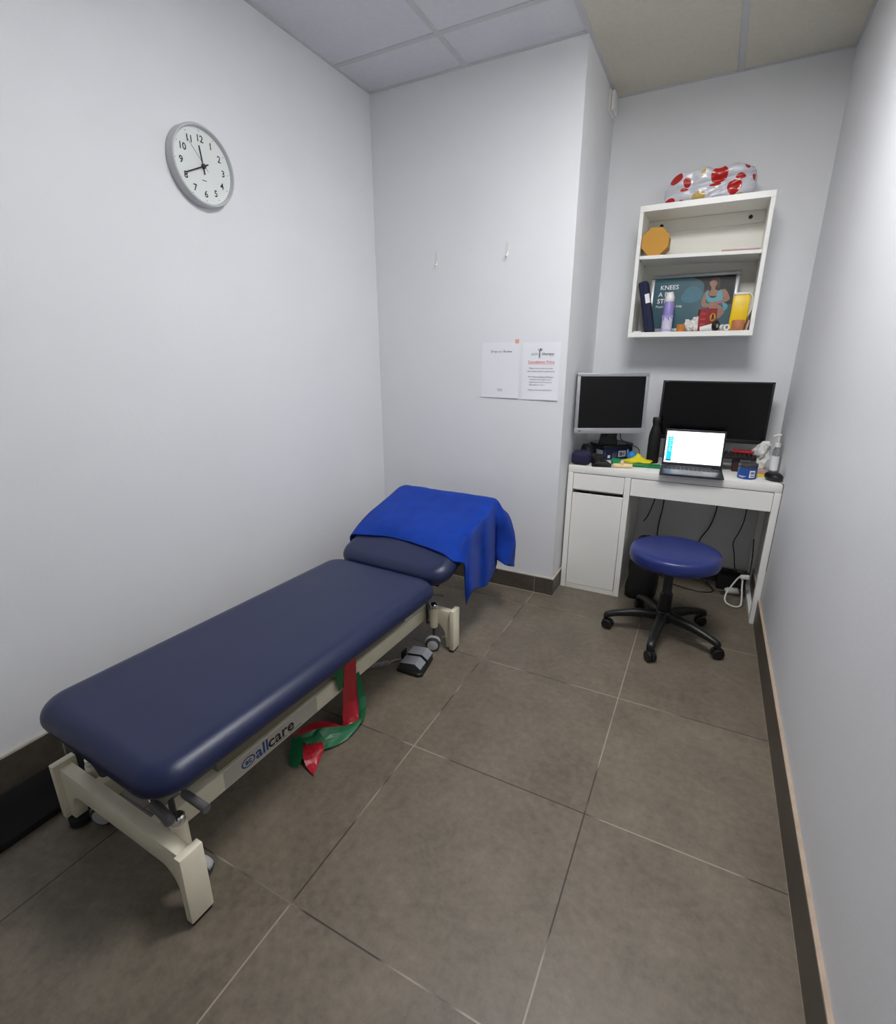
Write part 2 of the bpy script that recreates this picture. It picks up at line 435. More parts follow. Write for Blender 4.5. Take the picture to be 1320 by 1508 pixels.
b.box(-.255, .255, -.01, 1.12, .352, .3665)
b.done('support_frame', M['frameo'], bench, local=True)
b = B(); b.box(-.24, .24, .04, .57, -.016, .001, mtx=HM)
b.box(-.15, -.12, .0, .45, -.045, -.016, mtx=HM); b.box(.12, .15, .0, .45, -.045, -.016, mtx=HM)
b.cyl((-.16, 1.165, .345), (.16, 1.165, .345), .012)
b.done('head_support', M['board'], bench, local=True)
b = B(); b.tube([(-.05, 1.10, .235), (-.05, 1.36, .40)], .014); b.tube([(-.05, 1.33, .39), (-.05, 1.45, .47)], .008)
b.done('gas_strut', M['dgrey'], bench, local=True)
b = B(); b.tube([(.10, 1.20, .33), (.22, 1.23, .318), (.262, 1.25, .312)], .0028, smooth=4); b.ball((.266, 1.252, .311), .0065, 12)
b.done('release_rod', M['grip'], bench, local=True)
for sx in (-1, 1):
    b = B(); b.box(min(sx*.107, sx*.1455), max(sx*.107, sx*.1455), .012, 1.318, .135, .2, bev=.003)
    b.done('side_rail', M['cream'], bench, local=True)
# lift linkage between the rails
b = B()
for sx in (-1, 1): b.prism([(.35, .15), (.40, .15), (.95, .225), (.90, .225)], 'x', sx*.085-.012, sx*.085+.012, bev=.002)
b.cyl((-.1, .45, .165), (.1, .45, .165), .012); b.cyl((-.1, .92, .22), (.1, .92, .22), .012)
b.done('lift_arm', M['cream'], bench, local=True)
b = B(); b.cyl((0, .50, .165), (0, .85, .175), .028); b.box(-.045, .045, .72, .86, .13, .21, bev=.01); b.done('lift_motor', M['blackp'], bench, local=True)
for yi, y in enumerate((0.0, 1.33)):
    pts = [(0, .132), (.185, .132)] + [(.185+.060*math.sin(a), .132-.070*(1-math.cos(a))) for a in [PI/2*k/8 for k in range(1, 9)]] + [(.248, .0145), (.2755, .0145), (.2755, .2), (0, .2)]
    full = pts + [(-x, z) for x, z in pts[::-1] if x > 0]
    full = [p for i, p in enumerate(full) if i == 0 or p != full[i-1]]
    low = [(x, (max(z, .032) if x < -.2 else z)) for x, z in full]
    b = B(); b.prism(low, 'y', y-.017, y+.017, bev=.0025)
    b.done('crossbeam', M['cream'], bench, local=True)
    for sx in (-1, 1):
        z0 = .012 if sx > 0 else .03
        b = B(); b.prism([(-.03, z0), (.03, z0), (.03, .2135), (-.03, .2135)], 'x', min(sx*.2725, sx*.2955), max(sx*.2725, sx*.2955), bev=.003, mtx=Matrix.Translation((0, y, 0)))
        lg = b.done('leg', M['cream'], bench, local=True)
        b = B()
        if sx > 0: b.box(.268, .292, y-.026, y+.026, 0, .0125, bev=.002)
        else: b.lathe([(.026, 0), (.03, .004), (.03, .024), (.022, .0305)], c=(-.262, y, 0), n=24)
        b.done('rubber_foot', M['rubber'], lg, local=True)
        # castor on its socket
        yy = y+.036 if yi == 0 else y-.036; x = sx*.195
        b = B(); b.lathe([(.0185, .118), (.0195, .12), (.0195, .212), (.017, .2135), (.017, .20)], c=(x, yy, 0), n=24)
        b.box(x-.012, x+.012, min(yy, y), max(yy, y), .14, .185)
        b.done('castor_socket', M['cream'], bench, local=True)
        b = B(); b.lathe([(.0155, .212), (.017, .214), (.017, .232), (.013, .236), (.008, .236)], c=(x, yy, 0), n=24)
        b.done('jack_cap', M['chrome'], bench, local=True)
        b = B(); b.lathe([(.006, .06), (.006, .12)], c=(x, yy, 0), n=12); b.done('castor_stem', M['dgrey'], bench, local=True)
        cr = math.radians(-62)
        CM = Matrix.Translation((x+((.006, .0) if yi == 0 else (.0, .0))[0 if sx > 0 else 1], yy+((.022 if sx > 0 else .0) if yi == 0 else -.012), .0345)) @ Matrix.Rotation(cr, 4, 'Z') @ Matrix.Rotation(PI/2, 4, 'Y')
        b = B(); b.lathe([(.028, -.021), (.034, -.017), (.034, -.004), (.028, 0)], n=28, mtx=CM); b.lathe([(.028, 0), (.034, .004), (.034, .017), (.028, .021)], n=28, mtx=CM)
        w = b.done('castor_wheel', M['dgrey'], bench, local=True)
        b = B(); b.lathe([(.0, -.0225), (.02, -.0225), (.0265, -.0205)], n=28, mtx=CM, caps=False); b.lathe([(.0265, .0205), (.02, .0225), (.0, .0225)], n=28, mtx=CM, caps=False)
        b.done('hub_cap', M['greyp'], w, local=True)
        b = B(); b.lathe([(.0365, -.012), (.0375, 0), (.0365, .012)], n=28, mtx=CM, caps=False)
        b.bm.faces.ensure_lookup_table()
        dl = [f for f in b.bm.faces if f.calc_center_median().z < .04]
        bmesh.ops.delete(b.bm, geom=dl, context='FACES')
        b.done('wheel_guard', M['greyp'], w, local=True, solid=.002)
# brake levers
def lever(arm, grip, r=.0105):
    b = B(); b.tube(arm, .0052, smooth=5); o = b.done('brake_lever', M['chrome'], bench, local=True)
    b = B(); b.tube(grip, [r*.8]+[r]*8+[r*.7], n=16, smooth=3); b.done('grip', M['grip'], o, local=True)
lever([(-.02, .05, .268), (-.10, .035, .272), (-.175, .022, .27)], [(-.17, .022, .27), (-.21, .018, .27), (-.255, .015, .27)])
lever([(.02, .05, .272), (.10, .02, .285), (.16, .004, .284)], [(.160, .004, .284), (.195, .002, .281), (.222, .0, .276), (.230, .002, .262)], .0125)
lever([(.05, .05, .30), (.15, .052, .302), (.222, .05, .302)], [(.215, .05, .302), (.26, .05, .30), (.303, .05, .297)])
lever([(.05, 1.27, .258), (.14, 1.285, .252), (.18, 1.262, .246)], [(.172, 1.268, .248), (.195, 1.25, .242), (.203, 1.24, .24)], .008)
for q in (((-.13, .04, .18), (-.17, .028, .268), .012), ((.15, .05, .2), (.15, .05, .30), .008)):
    b = B(); b.cyl(*q); b.done('lever_post', M['dgrey'], bench, local=True)
b = B(); b.cyl((.155, 1.30, .12), (.155, 1.30, .345), .0045, n=10); b.tube([(.155, 1.30, .128), (.19, 1.29, .128)], .004)
b.done('brake_linkage', M['dgrey'], bench, local=True)
# lettering on the rail
b = B(); b.box(.1455, .1459, .20, .575, .1385, .197); pl = lab(b.done('label_plate', M['plate'], bench, local=True, smooth=0), 'grey film label with blue and black lettering')
def fr(y, z): return frame((.1462, y, z), (0, 1, 0), (0, 0, 1))
b = B(); b.text('all', .056, fr(.311, .152), 0, 'LEFT', sx=1.05, off=.0008)
b.done('lettering', M['inkblue'], pl, local=True, smooth=0)
b = B()
ring = [(.284+.025*math.cos(t), .167+.0175*math.sin(t)) for t in [2*PI*i/32 for i in range(32)]]
rin = [(.284+.020*math.cos(t), .167+.0135*math.sin(t)) for t in [2*PI*i/32 for i in range(32)]]
for i in range(32):
    j = (i+1) % 32; b.poly([(.1464, *ring[i]), (.1464, *ring[j]), (.1464, *rin[j]), (.1464, *rin[i])])
b.text('ac', .026, fr(.284, .1605), 0, 'CENTER', off=.0008)
b.done('emblem', M['inkblue'], pl, local=True, smooth=0)
b = B(); b.text('care', .056, fr(.3585, .152), 0, 'LEFT', sx=1.12, off=.0008); b.box(.146, .1464, .375, .435, .1455, .1468); b.box(.146, .1464, .443, .50, .1455, .1468)
b.done('lettering', M['ink'], pl, local=True, smooth=0)

# ------------------------------------------------------------------ towel, draped over the raised head section
TOWEL = [
[(-0.715, 1.221, 0.392), (-0.715, 1.201, 0.449), (-0.689, 1.187, 0.491), (-0.602, 1.188, 0.501), (-0.481, 1.202, 0.508), (-0.362, 1.191, 0.506), (-0.252, 1.172, 0.501), (-0.168, 1.153, 0.496), (-0.128, 1.148, 0.476), (-0.086, 1.178, 0.457), (-0.088, 1.194, 0.397), (-0.088, 1.202, 0.327), (-0.088, 1.217, 0.245)],
[(-0.711, 1.291, 0.417), (-0.712, 1.268, 0.484), (-0.686, 1.249, 0.532), (-0.600, 1.241, 0.544), (-0.480, 1.236, 0.544), (-0.360, 1.231, 0.543), (-0.250, 1.227, 0.540), (-0.165, 1.226, 0.531), (-0.125, 1.228, 0.519), (-0.092, 1.246, 0.560), (-0.080, 1.232, 0.495), (-0.074, 1.228, 0.409), (-0.070, 1.232, 0.308)],
[(-0.708, 1.367, 0.444), (-0.708, 1.342, 0.513), (-0.683, 1.323, 0.563), (-0.596, 1.315, 0.574), (-0.476, 1.310, 0.574), (-0.356, 1.305, 0.573), (-0.247, 1.301, 0.570), (-0.161, 1.301, 0.559), (-0.121, 1.304, 0.546), (-0.105, 1.366, 0.572), (-0.106, 1.381, 0.483), (-0.104, 1.387, 0.372), (-0.102, 1.382, 0.255)],
[(-0.704, 1.461, 0.477), (-0.704, 1.438, 0.542), (-0.679, 1.420, 0.588), (-0.592, 1.412, 0.600), (-0.472, 1.407, 0.600), (-0.352, 1.401, 0.600), (-0.242, 1.397, 0.598), (-0.157, 1.396, 0.591), (-0.117, 1.398, 0.579), (-0.098, 1.439, 0.585), (-0.086, 1.428, 0.502), (-0.080, 1.437, 0.373), (-0.078, 1.439, 0.259)],
[(-0.699, 1.555, 0.511), (-0.699, 1.534, 0.571), (-0.674, 1.517, 0.614), (-0.587, 1.509, 0.627), (-0.468, 1.503, 0.627), (-0.348, 1.498, 0.627), (-0.238, 1.493, 0.626), (-0.153, 1.490, 0.623), (-0.113, 1.492, 0.612), (-0.100, 1.519, 0.593), (-0.100, 1.544, 0.510), (-0.108, 1.599, 0.383), (-0.108, 1.611, 0.276)],
[(-0.696, 1.635, 0.539), (-0.696, 1.615, 0.596), (-0.670, 1.599, 0.637), (-0.584, 1.590, 0.650), (-0.464, 1.585, 0.650), (-0.344, 1.580, 0.650), (-0.234, 1.575, 0.650), (-0.149, 1.571, 0.650), (-0.109, 1.572, 0.641), (-0.096, 1.573, 0.614), (-0.082, 1.560, 0.540), (-0.088, 1.575, 0.437), (-0.090, 1.575, 0.329)],
[(-0.693, 1.660, 0.590), (-0.690, 1.660, 0.590), (-0.666, 1.658, 0.620), (-0.583, 1.633, 0.618), (-0.463, 1.627, 0.618), (-0.343, 1.622, 0.618), (-0.233, 1.617, 0.618), (-0.148, 1.613, 0.618), (-0.108, 1.611, 0.618), (-0.070, 1.596, 0.584), (-0.045, 1.601, 0.517), (-0.035, 1.617, 0.415), (-0.035, 1.562, 0.314)],
[(-0.692, 1.665, 0.497), (-0.689, 1.665, 0.497), (-0.666, 1.664, 0.527), (-0.583, 1.639, 0.523), (-0.463, 1.633, 0.523), (-0.343, 1.628, 0.523), (-0.233, 1.623, 0.523), (-0.148, 1.619, 0.523), (-0.108, 1.617, 0.523), (-0.075, 1.655, 0.550), (-0.045, 1.666, 0.481), (-0.030, 1.667, 0.399), (-0.030, 1.674, 0.269)],
[(-0.692, 1.667, 0.387), (-0.689, 1.667, 0.387), (-0.665, 1.666, 0.417), (-0.583, 1.641, 0.413), (-0.463, 1.635, 0.413), (-0.343, 1.630, 0.413), (-0.233, 1.625, 0.413), (-0.148, 1.621, 0.413), (-0.108, 1.619, 0.413), (-0.135, 1.655, 0.500), (-0.105, 1.686, 0.441), (-0.090, 1.692, 0.379), (-0.090, 1.699, 0.269)]]
def drape(net, k):
    rows = [catmull([Vector(p) for p in r], k) for r in net]
    cols = [catmull([r[i] for r in rows], k) for i in range(len(rows[0]))]
    return cols
cols = drape(TOWEL, 9)
b = B(); g = []
for i, c in enumerate(cols):
    row = []
    for j, p in enumerate(c):
        q = p.copy(); u = i/(len(cols)-1)
        amp = .005+.008*max(0, (u-.62)/.38)
        n = noise.noise(Vector((p.x*9, p.y*9, p.z*9)))*amp+noise.noise(Vector((p.x*24, p.y*16+4, p.z*24)))*amp*.45
        q += Vector((.45, -.35, .75)).normalized()*(n+.001)
        row.append(b.bm.verts.new(q))
    g.append(row)
for a, c in zip(g, g[1:]):
    for j in range(len(a)-1): b.bm.faces.new((a[j], c[j], c[j+1], a[j+1]))
tag(b.done('towel', M['towel'], origin=(-.42, 1.45, .5), smooth=180, solid=.007), 'royal blue terry towel draped over the raised head end of the bench', 'towel')
# ------------------------------------------------------------------ elastic bands hanging from the bench rail
def crumple(b):
    for v in b.bm.verts:
        k = 1 if v.co.z < .07 else .25
        n = noise.noise_vector(v.co*38)*.007*k
        v.co += Vector((n.x*.8, n.y*.8, n.z)); v.co.z = max(v.co.z, .0015)
b = B()
b.ribbon([((-.31, .60, .345), (-.31, .665, .345)), ((-.284, .592, .262), (-.284, .658, .25)), ((-.281, .572, .15), (-.281, .648, .11)), ((-.272, .552, .06), (-.262, .625, .05)),
          ((-.275, .545, .022), (-.240, .60, .020)), ((-.285, .545, .016), (-.232, .562, .012)), ((-.33, .525, .034), (-.262, .512, .028)), ((-.378, .478, .036), (-.312, .462, .03)), ((-.385, .42, .03), (-.335, .405, .045))], sub=2)
b.ribbon([((-.37, .42, .022), (-.285, .445, .024)), ((-.338, .394, .028), (-.268, .43, .032)), ((-.292, .36, .024), (-.252, .42, .03)), ((-.264, .345, .012), (-.246, .405, .016)), ((-.222, .333, .005), (-.24, .372, .004))], sub=2)
crumple(b); tag(b.done('exercise_band', M['red'], origin=(-.28, .5, 0), smooth=0, solid=.0014), 'red stretch exercise band hanging from the bench rail to the floor', 'exercise band')
b = B()
b.ribbon([((-.285, .655, .17), (-.285, .672, .17)), ((-.266, .640, .075), (-.256, .668, .075)), ((-.245, .598, .014), (-.222, .612, .03)), ((-.272, .505, .046), (-.224, .512, .008)), ((-.318, .46, .056), (-.252, .448, .010)),
          ((-.34, .42, .052), (-.295, .406, .014)), ((-.372, .395, .040), (-.328, .402, .052)), ((-.345, .348, .012), (-.292, .362, .026)), ((-.318, .326, .004), (-.293, .332, .006))], sub=2)
b.ribbon([((-.30, .50, .252), (-.30, .55, .275)), ((-.284, .545, .222), (-.284, .60, .245)), ((-.2835, .548, .165), (-.2835, .578, .165))], sub=2)
crumple(b); tag(b.done('exercise_band', M['green'], origin=(-.28, .5, 0), smooth=0, solid=.0014), 'dark green stretch exercise band tangled with the red one under the bench', 'exercise band')

# ------------------------------------------------------------------ foot pedal
pd = thing('foot_pedal', (-.24, 1.02, 0), 'grey two-key foot pedal on a black base on the floor under the bench', 'foot pedal', rz=math.radians(6))
b = B(); b.prism([(-.062, -.075), (.046, -.085), (.062, -.07), (.056, .06), (.036, .085), (-.05, .082), (-.066, .06)], 'z', 0, .018, bev=.005)
b.done('base', M['blackp'], pd, local=True)
for y0 in (-.068, .010):
    b = B(); b.prism([(-.050, .016), (.050, .016), (.050, .032), (.024, .053), (-.046, .047)], 'y', y0, y0+.062, bev=.0015, seg=1)
    b.bm.normal_update()
    for f_ in b.bm.faces: f_.material_index = 0 if f_.normal.z > .25 else 1
    b.done('pedal_key', [M['midgrey'], M['dgrey']], pd, local=True, smooth=20)
b = B(); b.box(-.066, -.052, -.02, .02, .016, .064, bev=.005); b.done('hook', M['blackp'], pd, local=True)
b = B(); cp = []
for i in range(17*10):
    t = i/10; a = 2*PI*t; c = Vector((-.349-.0058*t, .964-.0056*t, .0125)); sd = Vector((.69, -.72, 0))
    cp.append(tuple(c+sd*(.0095*math.cos(a))+Vector((0, 0, .0095*math.sin(a)))))
b.tube([(-.297, 1.015, .02), (-.303, 1.000, .024), (-.325, .985, .024), (-.340, .968, .020)]+cp, .0023, n=6); b.done('coiled_cable', M['greyp'], pd)

# ------------------------------------------------------------------ black mat by the left wall
b = B(); b.box(-1.019, -.811, -1.1, .45, 0, .022, bev=.004)
for i in range(52): b.box(-1.010+i*.0039, -1.008+i*.0039, -1.09, .44, .0215, .0242)
tag(b.done('floor_mat', M['rubber'], origin=(-.915, -.3, 0)), 'black ribbed rubber mat on the floor along the left wall', 'mat')

# ------------------------------------------------------------------ wall clock
CY, CZ, CR = .853, 1.984, .131
ck = thing('wall_clock', (XL, CY, CZ), 'round silver-rimmed wall clock with black numerals on the left wall', 'clock')
KM = Matrix.Translation((XL, CY, CZ)) @ Matrix.Rotation(PI/2, 4, 'Y')
b = B(); b.lathe([(CR-.006, .0), (CR, .003), (CR, .032), (CR-.003, .036), (CR-.008, .0365), (CR-.010, .034), (CR-.011, .022)], n=96, mtx=KM, caps=False); b.done('rim', M['clockrim'], ck)
b = B(); b.lathe([(CR-.012, .0), (CR-.0105, .002), (CR-.0105, .022), (0, .022)], n=96, mtx=KM); b.done('dial', M['clockface'], ck)
def cpt(r, a, h): return (XL+h, CY+r*math.sin(a), CZ+r*math.cos(a))
b = B()
for i in range(1, 13):
    a = i*PI/6; p = cpt(.088, a, .0225); b.text(str(i), .031, frame((p[0], p[1], p[2]-.011), (0, 1, 0), (0, 0, 1)), depth=.0002, off=.0004)
    q = cpt(.111, a, .022); b.box(q[0], q[0]+.0006, q[1]-.0012, q[1]+.0012, q[2]-.0012, q[2]+.0012)
q = cpt(.045, PI, .022); b.box(q[0], q[0]+.0005, q[1]-.009, q[1]+.009, q[2]-.0012, q[2]+.0012)
b.done('numerals', M['ink'], ck, smooth=0)
def hand(name, a, r0, r1, w0, w1, h):
    b = B(); d = Vector((0, math.sin(a), math.cos(a))); s = Vector((0, math.cos(a), -math.sin(a))); c = Vector((XL+h, CY, CZ))
    pts = [c+d*r0-s*w0, c+d*r0+s*w0, c+d*r1+s*w1, c+d*r1-s*w1]; up = Vector((.0012, 0, 0))
    lo = [b.bm.verts.new(p) for p in pts]; hi = [b.bm.verts.new(p+up) for p in pts]
    b.bm.faces.new(lo); b.bm.faces.new(hi)
    for i in range(4): b.bm.faces.new((lo[i], lo[(i+1) % 4], hi[(i+1) % 4], hi[i]))
    return b
hand('h', math.radians(353), -.025, .064, .0022, .0018, .025).done('hour_hand', M['ink'], ck)
b = hand('m', math.radians(244), -.022, .088, .0024, .002, .028); b.lathe([(.008, .024), (.008, .031), (.0, .032)], n=20, mtx=KM); b.done('minute_hand', M['ink'], ck)
hand('s', math.radians(320), -.02, .098, .0006, .0005, .0315).done('second_hand', M['inkgrey'], ck)

# ------------------------------------------------------------------ hooks and notices on the partition
def hook(x, z, label):
    h = thing('wall_hook', (x, YP, z), label, 'hook', group='adhesive hooks on the partition')
    b = B(); b.box(x-.010, x+.010, YP-.004, YP, z-.028, z+.034, bev=.002); b.done('back_plate', M['whitep'], h)
    b = B(); b.tube([(x, YP-.003, z-.01), (x, YP-.008, z-.026), (x, YP-.018, z-.034), (x, YP-.024, z-.028)], .005, smooth=4); b.done('hook_arm', M['whitep'], h)
hook(-.634, 1.812, 'left one of the two small white adhesive hooks on the partition')
hook(-.2336, 1.827, 'right one of the two small white adhesive hooks, above the notices')
def sheet(name, x0, x1, z0, z1, label):
    t = thing(name, ((x0+x1)/2, YP, z0), label, 'notice')
    b = B(); n0 = 8
    rows = []
    for j in range(n0+1):
        v = j/n0; row = []
        for i in range(7):
            u = i/6; y = YP-.0012-.006*(1-v)**4*(0.4+0.6*u)
            row.append(b.bm.verts.new((x0+(x1-x0)*u, y, z0+(z1-z0)*v)))
        rows.append(row)
    for a, c in zip(rows, rows[1:]):
        for i in range(6): b.bm.faces.new((a[i], a[i+1], c[i+1], c[i]))
    b.done('sheet', M['paper'], t, smooth=0, solid=.0006); return t
def wt(b, s, x, z, size, y=YP-.0024, **k): b.text(s, size, frame((x, y, z), (1, 0, 0), (0, 0, 1)), depth=.0001, **k)
n1 = sheet('paper_notice', -.361, -.146, 1.104, 1.388, 'white paper notice headed Drop us a Review on the partition')
b = B(); wt(b, 'Drop us a Review', -.25, 1.337, .0165); b.box(-.268, -.238, YP-.0045, YP-.0042, 1.1475, 1.1495); b.box(-.266, -.240, YP-.0048, YP-.0045, 1.1395, 1.1412)
b.done('lettering', M['ink'], n1, smooth=0)
n2 = sheet('paper_notice', -.131, .067, 1.10, 1.386, 'white paper notice with a red heading Cancellation Policy by the partition corner')
b = B(); wt(b, 'activ', -.066, 1.323, .021, shear=.25); b.done('lettering', M['inkteal'], n2, smooth=0)
b = B(); wt(b, 'therapy', .002, 1.323, .021, shear=.2)
for i, s in enumerate(('Please arrive on time as we have', 'other clients booked in appointments')): wt(b, s, -.03, 1.2555-.0150*i, .0095)
for i, s in enumerate(('We require a minimum of 24 hours', 'notice for any changes to your', 'appointment, otherwise a fee of', '$50 applies to cover our costs.')): wt(b, s, -.03, 1.2135-.0135*i, .0093, y=YP-.0028)
wt(b, 'Thank you for your understanding', -.03, 1.147, .0095, y=YP-.0040)
b.box(-.060, .034, YP-.0026, YP-.0025, 1.2115, 1.2122)
b.done('lettering', M['ink'], n2, smooth=0)
b = B(); fx = -.040
def dsk(x, z, r):
    b.poly([(x+r*math.cos(t), YP-.0028, z+r*math.sin(t)) for t in [2*PI*i/14 for i in range(14)]])
dsk(fx+.003, 1.352, .0042)
for pts in ([(fx-.009, 1.354), (fx-.003, 1.348), (fx+.002, 1.340), (fx+.0015, 1.324), (fx+.004, 1.308), (fx+.002, 1.308), (fx-.0012, 1.322), (fx-.004, 1.308), (fx-.006, 1.308), (fx-.003, 1.326), (fx-.002, 1.338), (fx-.006, 1.346), (fx-.0105, 1.353)],
            [(fx+.002, 1.346), (fx+.010, 1.350), (fx+.011, 1.357), (fx+.0125, 1.357), (fx+.012, 1.348), (fx+.003, 1.341)]):
    b.poly([(x, YP-.0028, z) for x, z in pts])
b.done('emblem', M['ink'], n2, smooth=0)
b = B(); wt(b, 'Cancellation Policy', -.03, 1.284, .0185); b.box(-.100, .040, YP-.0026, YP-.0024, 1.2795, 1.2808); b.done('lettering', M['inkred'], n2, smooth=0)
b = B(); b.box(-.174, -.154, YP-.0035, YP-.0020, 1.382, 1.402, bev=.0004, seg=1)
tag(b.done('sticker', M['orange'], origin=(-.164, YP, 1.39), smooth=0), 'tiny square orange sticker above the review notice', 'sticker')

# ------------------------------------------------------------------ detector in the alcove corner
sd = thing('wall_sensor', (XJ, 2.47, 2.50), 'small white alarm sensor box high in the alcove corner', 'sensor')
b = B(); b.box(XJ, XJ+.014, 2.43, 2.535, 2.505, 2.60, bev=.004); b.done('back_box', M['whitep'], sd)
b = B(); b.box(XJ+.014, XJ+.032, 2.435, 2.53, 2.51, 2.595, bev=.007); b.done('cover', M['whitep'], sd)

# ------------------------------------------------------------------ wall shelf
SX0, SX1, SY0, SY1, SZ0, SZ1 = .321, .906, 2.36, YB-.001, 1.415, 2.040
sh = thing('wall_shelf', ((SX0+SX1)/2, SY1, SZ0), 'open white two-tier wall shelf above the desk', 'shelf')
b = B(); b.box(SX0, SX1, SY0, SY1, SZ1-.028, SZ1, bev=.001, seg=1); b.done('top_panel', M['white'], sh)
b = B(); b.box(SX0, SX1, SY0, SY1, SZ0, SZ0+.025, bev=.001, seg=1); b.done('bottom_panel', M['white'], sh)
for x in (SX0, SX1-.019):
    b = B(); b.box(x, x+.019, SY0, SY1, SZ0+.025, SZ1-.028, bev=.001, seg=1); b.done('side_panel', M['white'], sh)
b = B(); b.box(SX0+.019, SX1-.019, SY1-.012, SY1-.002, SZ0+.025, SZ1-.028); b.done('back_panel', M['whitei'], sh)
b = B(); b.box(SX0+.0195, SX1-.0195, SY1-.026, SY1-.012, SZ1-.085, SZ1-.0285, bev=.001, seg=1); b.done('mounting_rail', M['whitei'], sh)
b = B(); b.prism([(SX0+.0195, 1.795), (SX1-.0195, 1.781), (SX1-.0195, 1.798), (SX0+.0195, 1.812)], 'y', SY0+.004, SY1-.013, bev=.001, seg=1); b.done('shelf_board', M['white'], sh)
for x in (SX0+.085, SX1-.085):
    b = B(); b.cyl((x, SY1-.027, 1.984), (x, SY1-.0255, 1.984), .0095); b.cyl((x, SY1-.0295, 1.984), (x, SY1-.027, 1.984), .006); b.done('screw', M['blackp'], sh)
for x, z in ((SX0+.024, 1.79), (SX1-.024, 1.776)):
    for y in (SY0+.03, SY1-.05):
        b = B(); b.cyl((x-.005, y, z), (x+.005, y, z), .004, n=12); b.done('shelf_pin', M['chrome'], sh)

# pack on top of the shelf
def lump(hx, hy, hz, amp, fr_, seed, sq=4.0, n=4, flat=True):
    tb = bmesh.new(); bmesh.ops.create_cube(tb, size=2); bmesh.ops.subdivide_edges(tb, edges=tb.edges, cuts=2**n-1, use_grid_fill=True)
    for v in tb.verts:
        p = v.co.copy(); l = (abs(p.x)**sq+abs(p.y)**sq+abs(p.z)**sq)**(1/sq); p /= l
        q = Vector((p.x*hx, p.y*hy, p.z*hz)); d = noise.noise(q*fr_+Vector((seed, 0, 0)))*amp+noise.noise(q*fr_*2.3+Vector((seed, 9, 0)))*amp*.5
        q += p.normalized()*d
        if flat and q.z < -hz*.96: q.z = -hz*.96
        v.co = q
    return tb
b = B(); tb = lump(.196, .088, .068, .012, 15, 3, sq=7, n=5)
for v in tb.verts:
    if v.co.x < -.12: k = min(1, (-.12-v.co.x)/.075); v.co.y *= 1-.30*k; v.co.z -= (.016*k*k if v.co.z > 0 else 0); v.co.x += .02*k*max(0, v.co.z/.068)
    if v.co.x > .14: k = (v.co.x-.14)/.055; v.co.z -= .012*k*(1 if v.co.z > 0 else 0); v.co.y *= 1-.2*k
    v.co.y += .012*math.exp(-((v.co.z-.004-.12*v.co.x)/.010)**2)*(1 if v.co.y < 0 else 0)      # crease along the front
    v.co.y += .008*math.exp(-((v.co.z+.03-.45*(v.co.x-.06))/.008)**2)*(1 if v.co.y < 0 else 0)
    v.co.z = max(v.co.z, -.0653)
b.merge(tb, 0, Matrix.Translation((.620, 2.462, SZ1+.0658)))
tag(b.done('wrapped_pack', M['wrap'], origin=(.620, 2.462, SZ1), smooth=50), 'white plastic pack with red spots lying on top of the wall shelf', 'pack')

# octagonal box
OB = (.407, 1.8745); AP = .064
ob_ = thing('octagonal_box', (OB[0], 2.42, 1.811), 'tan octagonal cardboard box on the upper shelf at its left end', 'box')
def octa(r): return [(OB[0]+r/math.cos(PI/8)*math.cos(PI/8+i*PI/4), OB[1]+r/math.cos(PI/8)*math.sin(PI/8+i*PI/4)) for i in range(8)]
rotm = Matrix.Translation((OB[0], 0, OB[1])) @ Matrix.Rotation(math.radians(1.4), 4, 'Y') @ Matrix.Translation((-OB[0], 0, -OB[1]))
b = B(); b.prism(octa(AP-.002), 'y', 2.385, 2.49, bev=.001, seg=1, mtx=rotm); b.done('box_body', M['kraft'], ob_)
b = B(); b.prism(octa(AP), 'y', 2.37, 2.40, bev=.001, seg=1, mtx=rotm); b.done('lid', M['tan'], ob_)
# papers on the upper shelf
RS = Matrix.Translation((.80, 2.45, 1.8025)) @ Matrix.Rotation(math.radians(1.4), 4, 'Y')
b = B(); b.box(-.085, .078, -.08, .09, .0, .006, mtx=RS, bev=.001, seg=1)
tag(b.done('paper_pad', M['pinkp'], origin=(.80, 2.45, 1.80)), 'pinkish paper pad lying on the upper shelf on the right', 'paper')
b = B(); b.box(-.02, .080, -.06, .09, .0065, .0105, mtx=RS); b.box(-.03, .074, -.05, .09, .0105, .0135, mtx=RS @ Matrix.Rotation(.05, 4, 'Z'))
tag(b.done('paper_stack', M['paper'], origin=(.80, 2.45, 1.81)), 'thin stack of white leaflets on top of the pinkish pad', 'paper')

# ---- lower shelf contents
FZ = SZ0+.0255
pf = thing('framed_poster', (.60, 2.50, FZ), 'silver framed teal poster reading Knees a bit stiff leaning in the lower shelf', 'poster')
PW, PH = .424, .298
PM = Matrix.Translation((.605, 2.488, FZ+.001)) @ Matrix.Rotation(PI/2-math.radians(10), 4, 'X')
b = B()
fw = .020
for x0, x1, y0, y1 in ((-PW/2, PW/2, 0, fw), (-PW/2, PW/2, PH-fw, PH), (-PW/2, -PW/2+fw, fw, PH-fw), (PW/2-fw, PW/2, fw, PH-fw)):
    b.box(x0, x1, y0, y1, -.006, .010, bev=.004, mtx=PM)
b.done('frame', M['silver'], pf)
b = B(); b.box(-PW/2+fw-.002, PW/2-fw+.002, fw-.002, PH-fw+.002, -.004, .002, mtx=PM); ps = b.done('poster', M['teal'], pf, smooth=0)
IW, IH = PW-2*fw, PH-2*fw
def pp(u, v, k=.0024): return PM @ Vector((-IW/2+u*IW, fw+v*IH, k))
def shape(name, m, pts, k, crv=3):
    L = catmull([Vector((u, v, 0)) for u, v in pts], crv, True)
    b = B(); b.poly([pp(p.x, p.y, k) for p in L]); return b.done(name, m, ps, smooth=0)
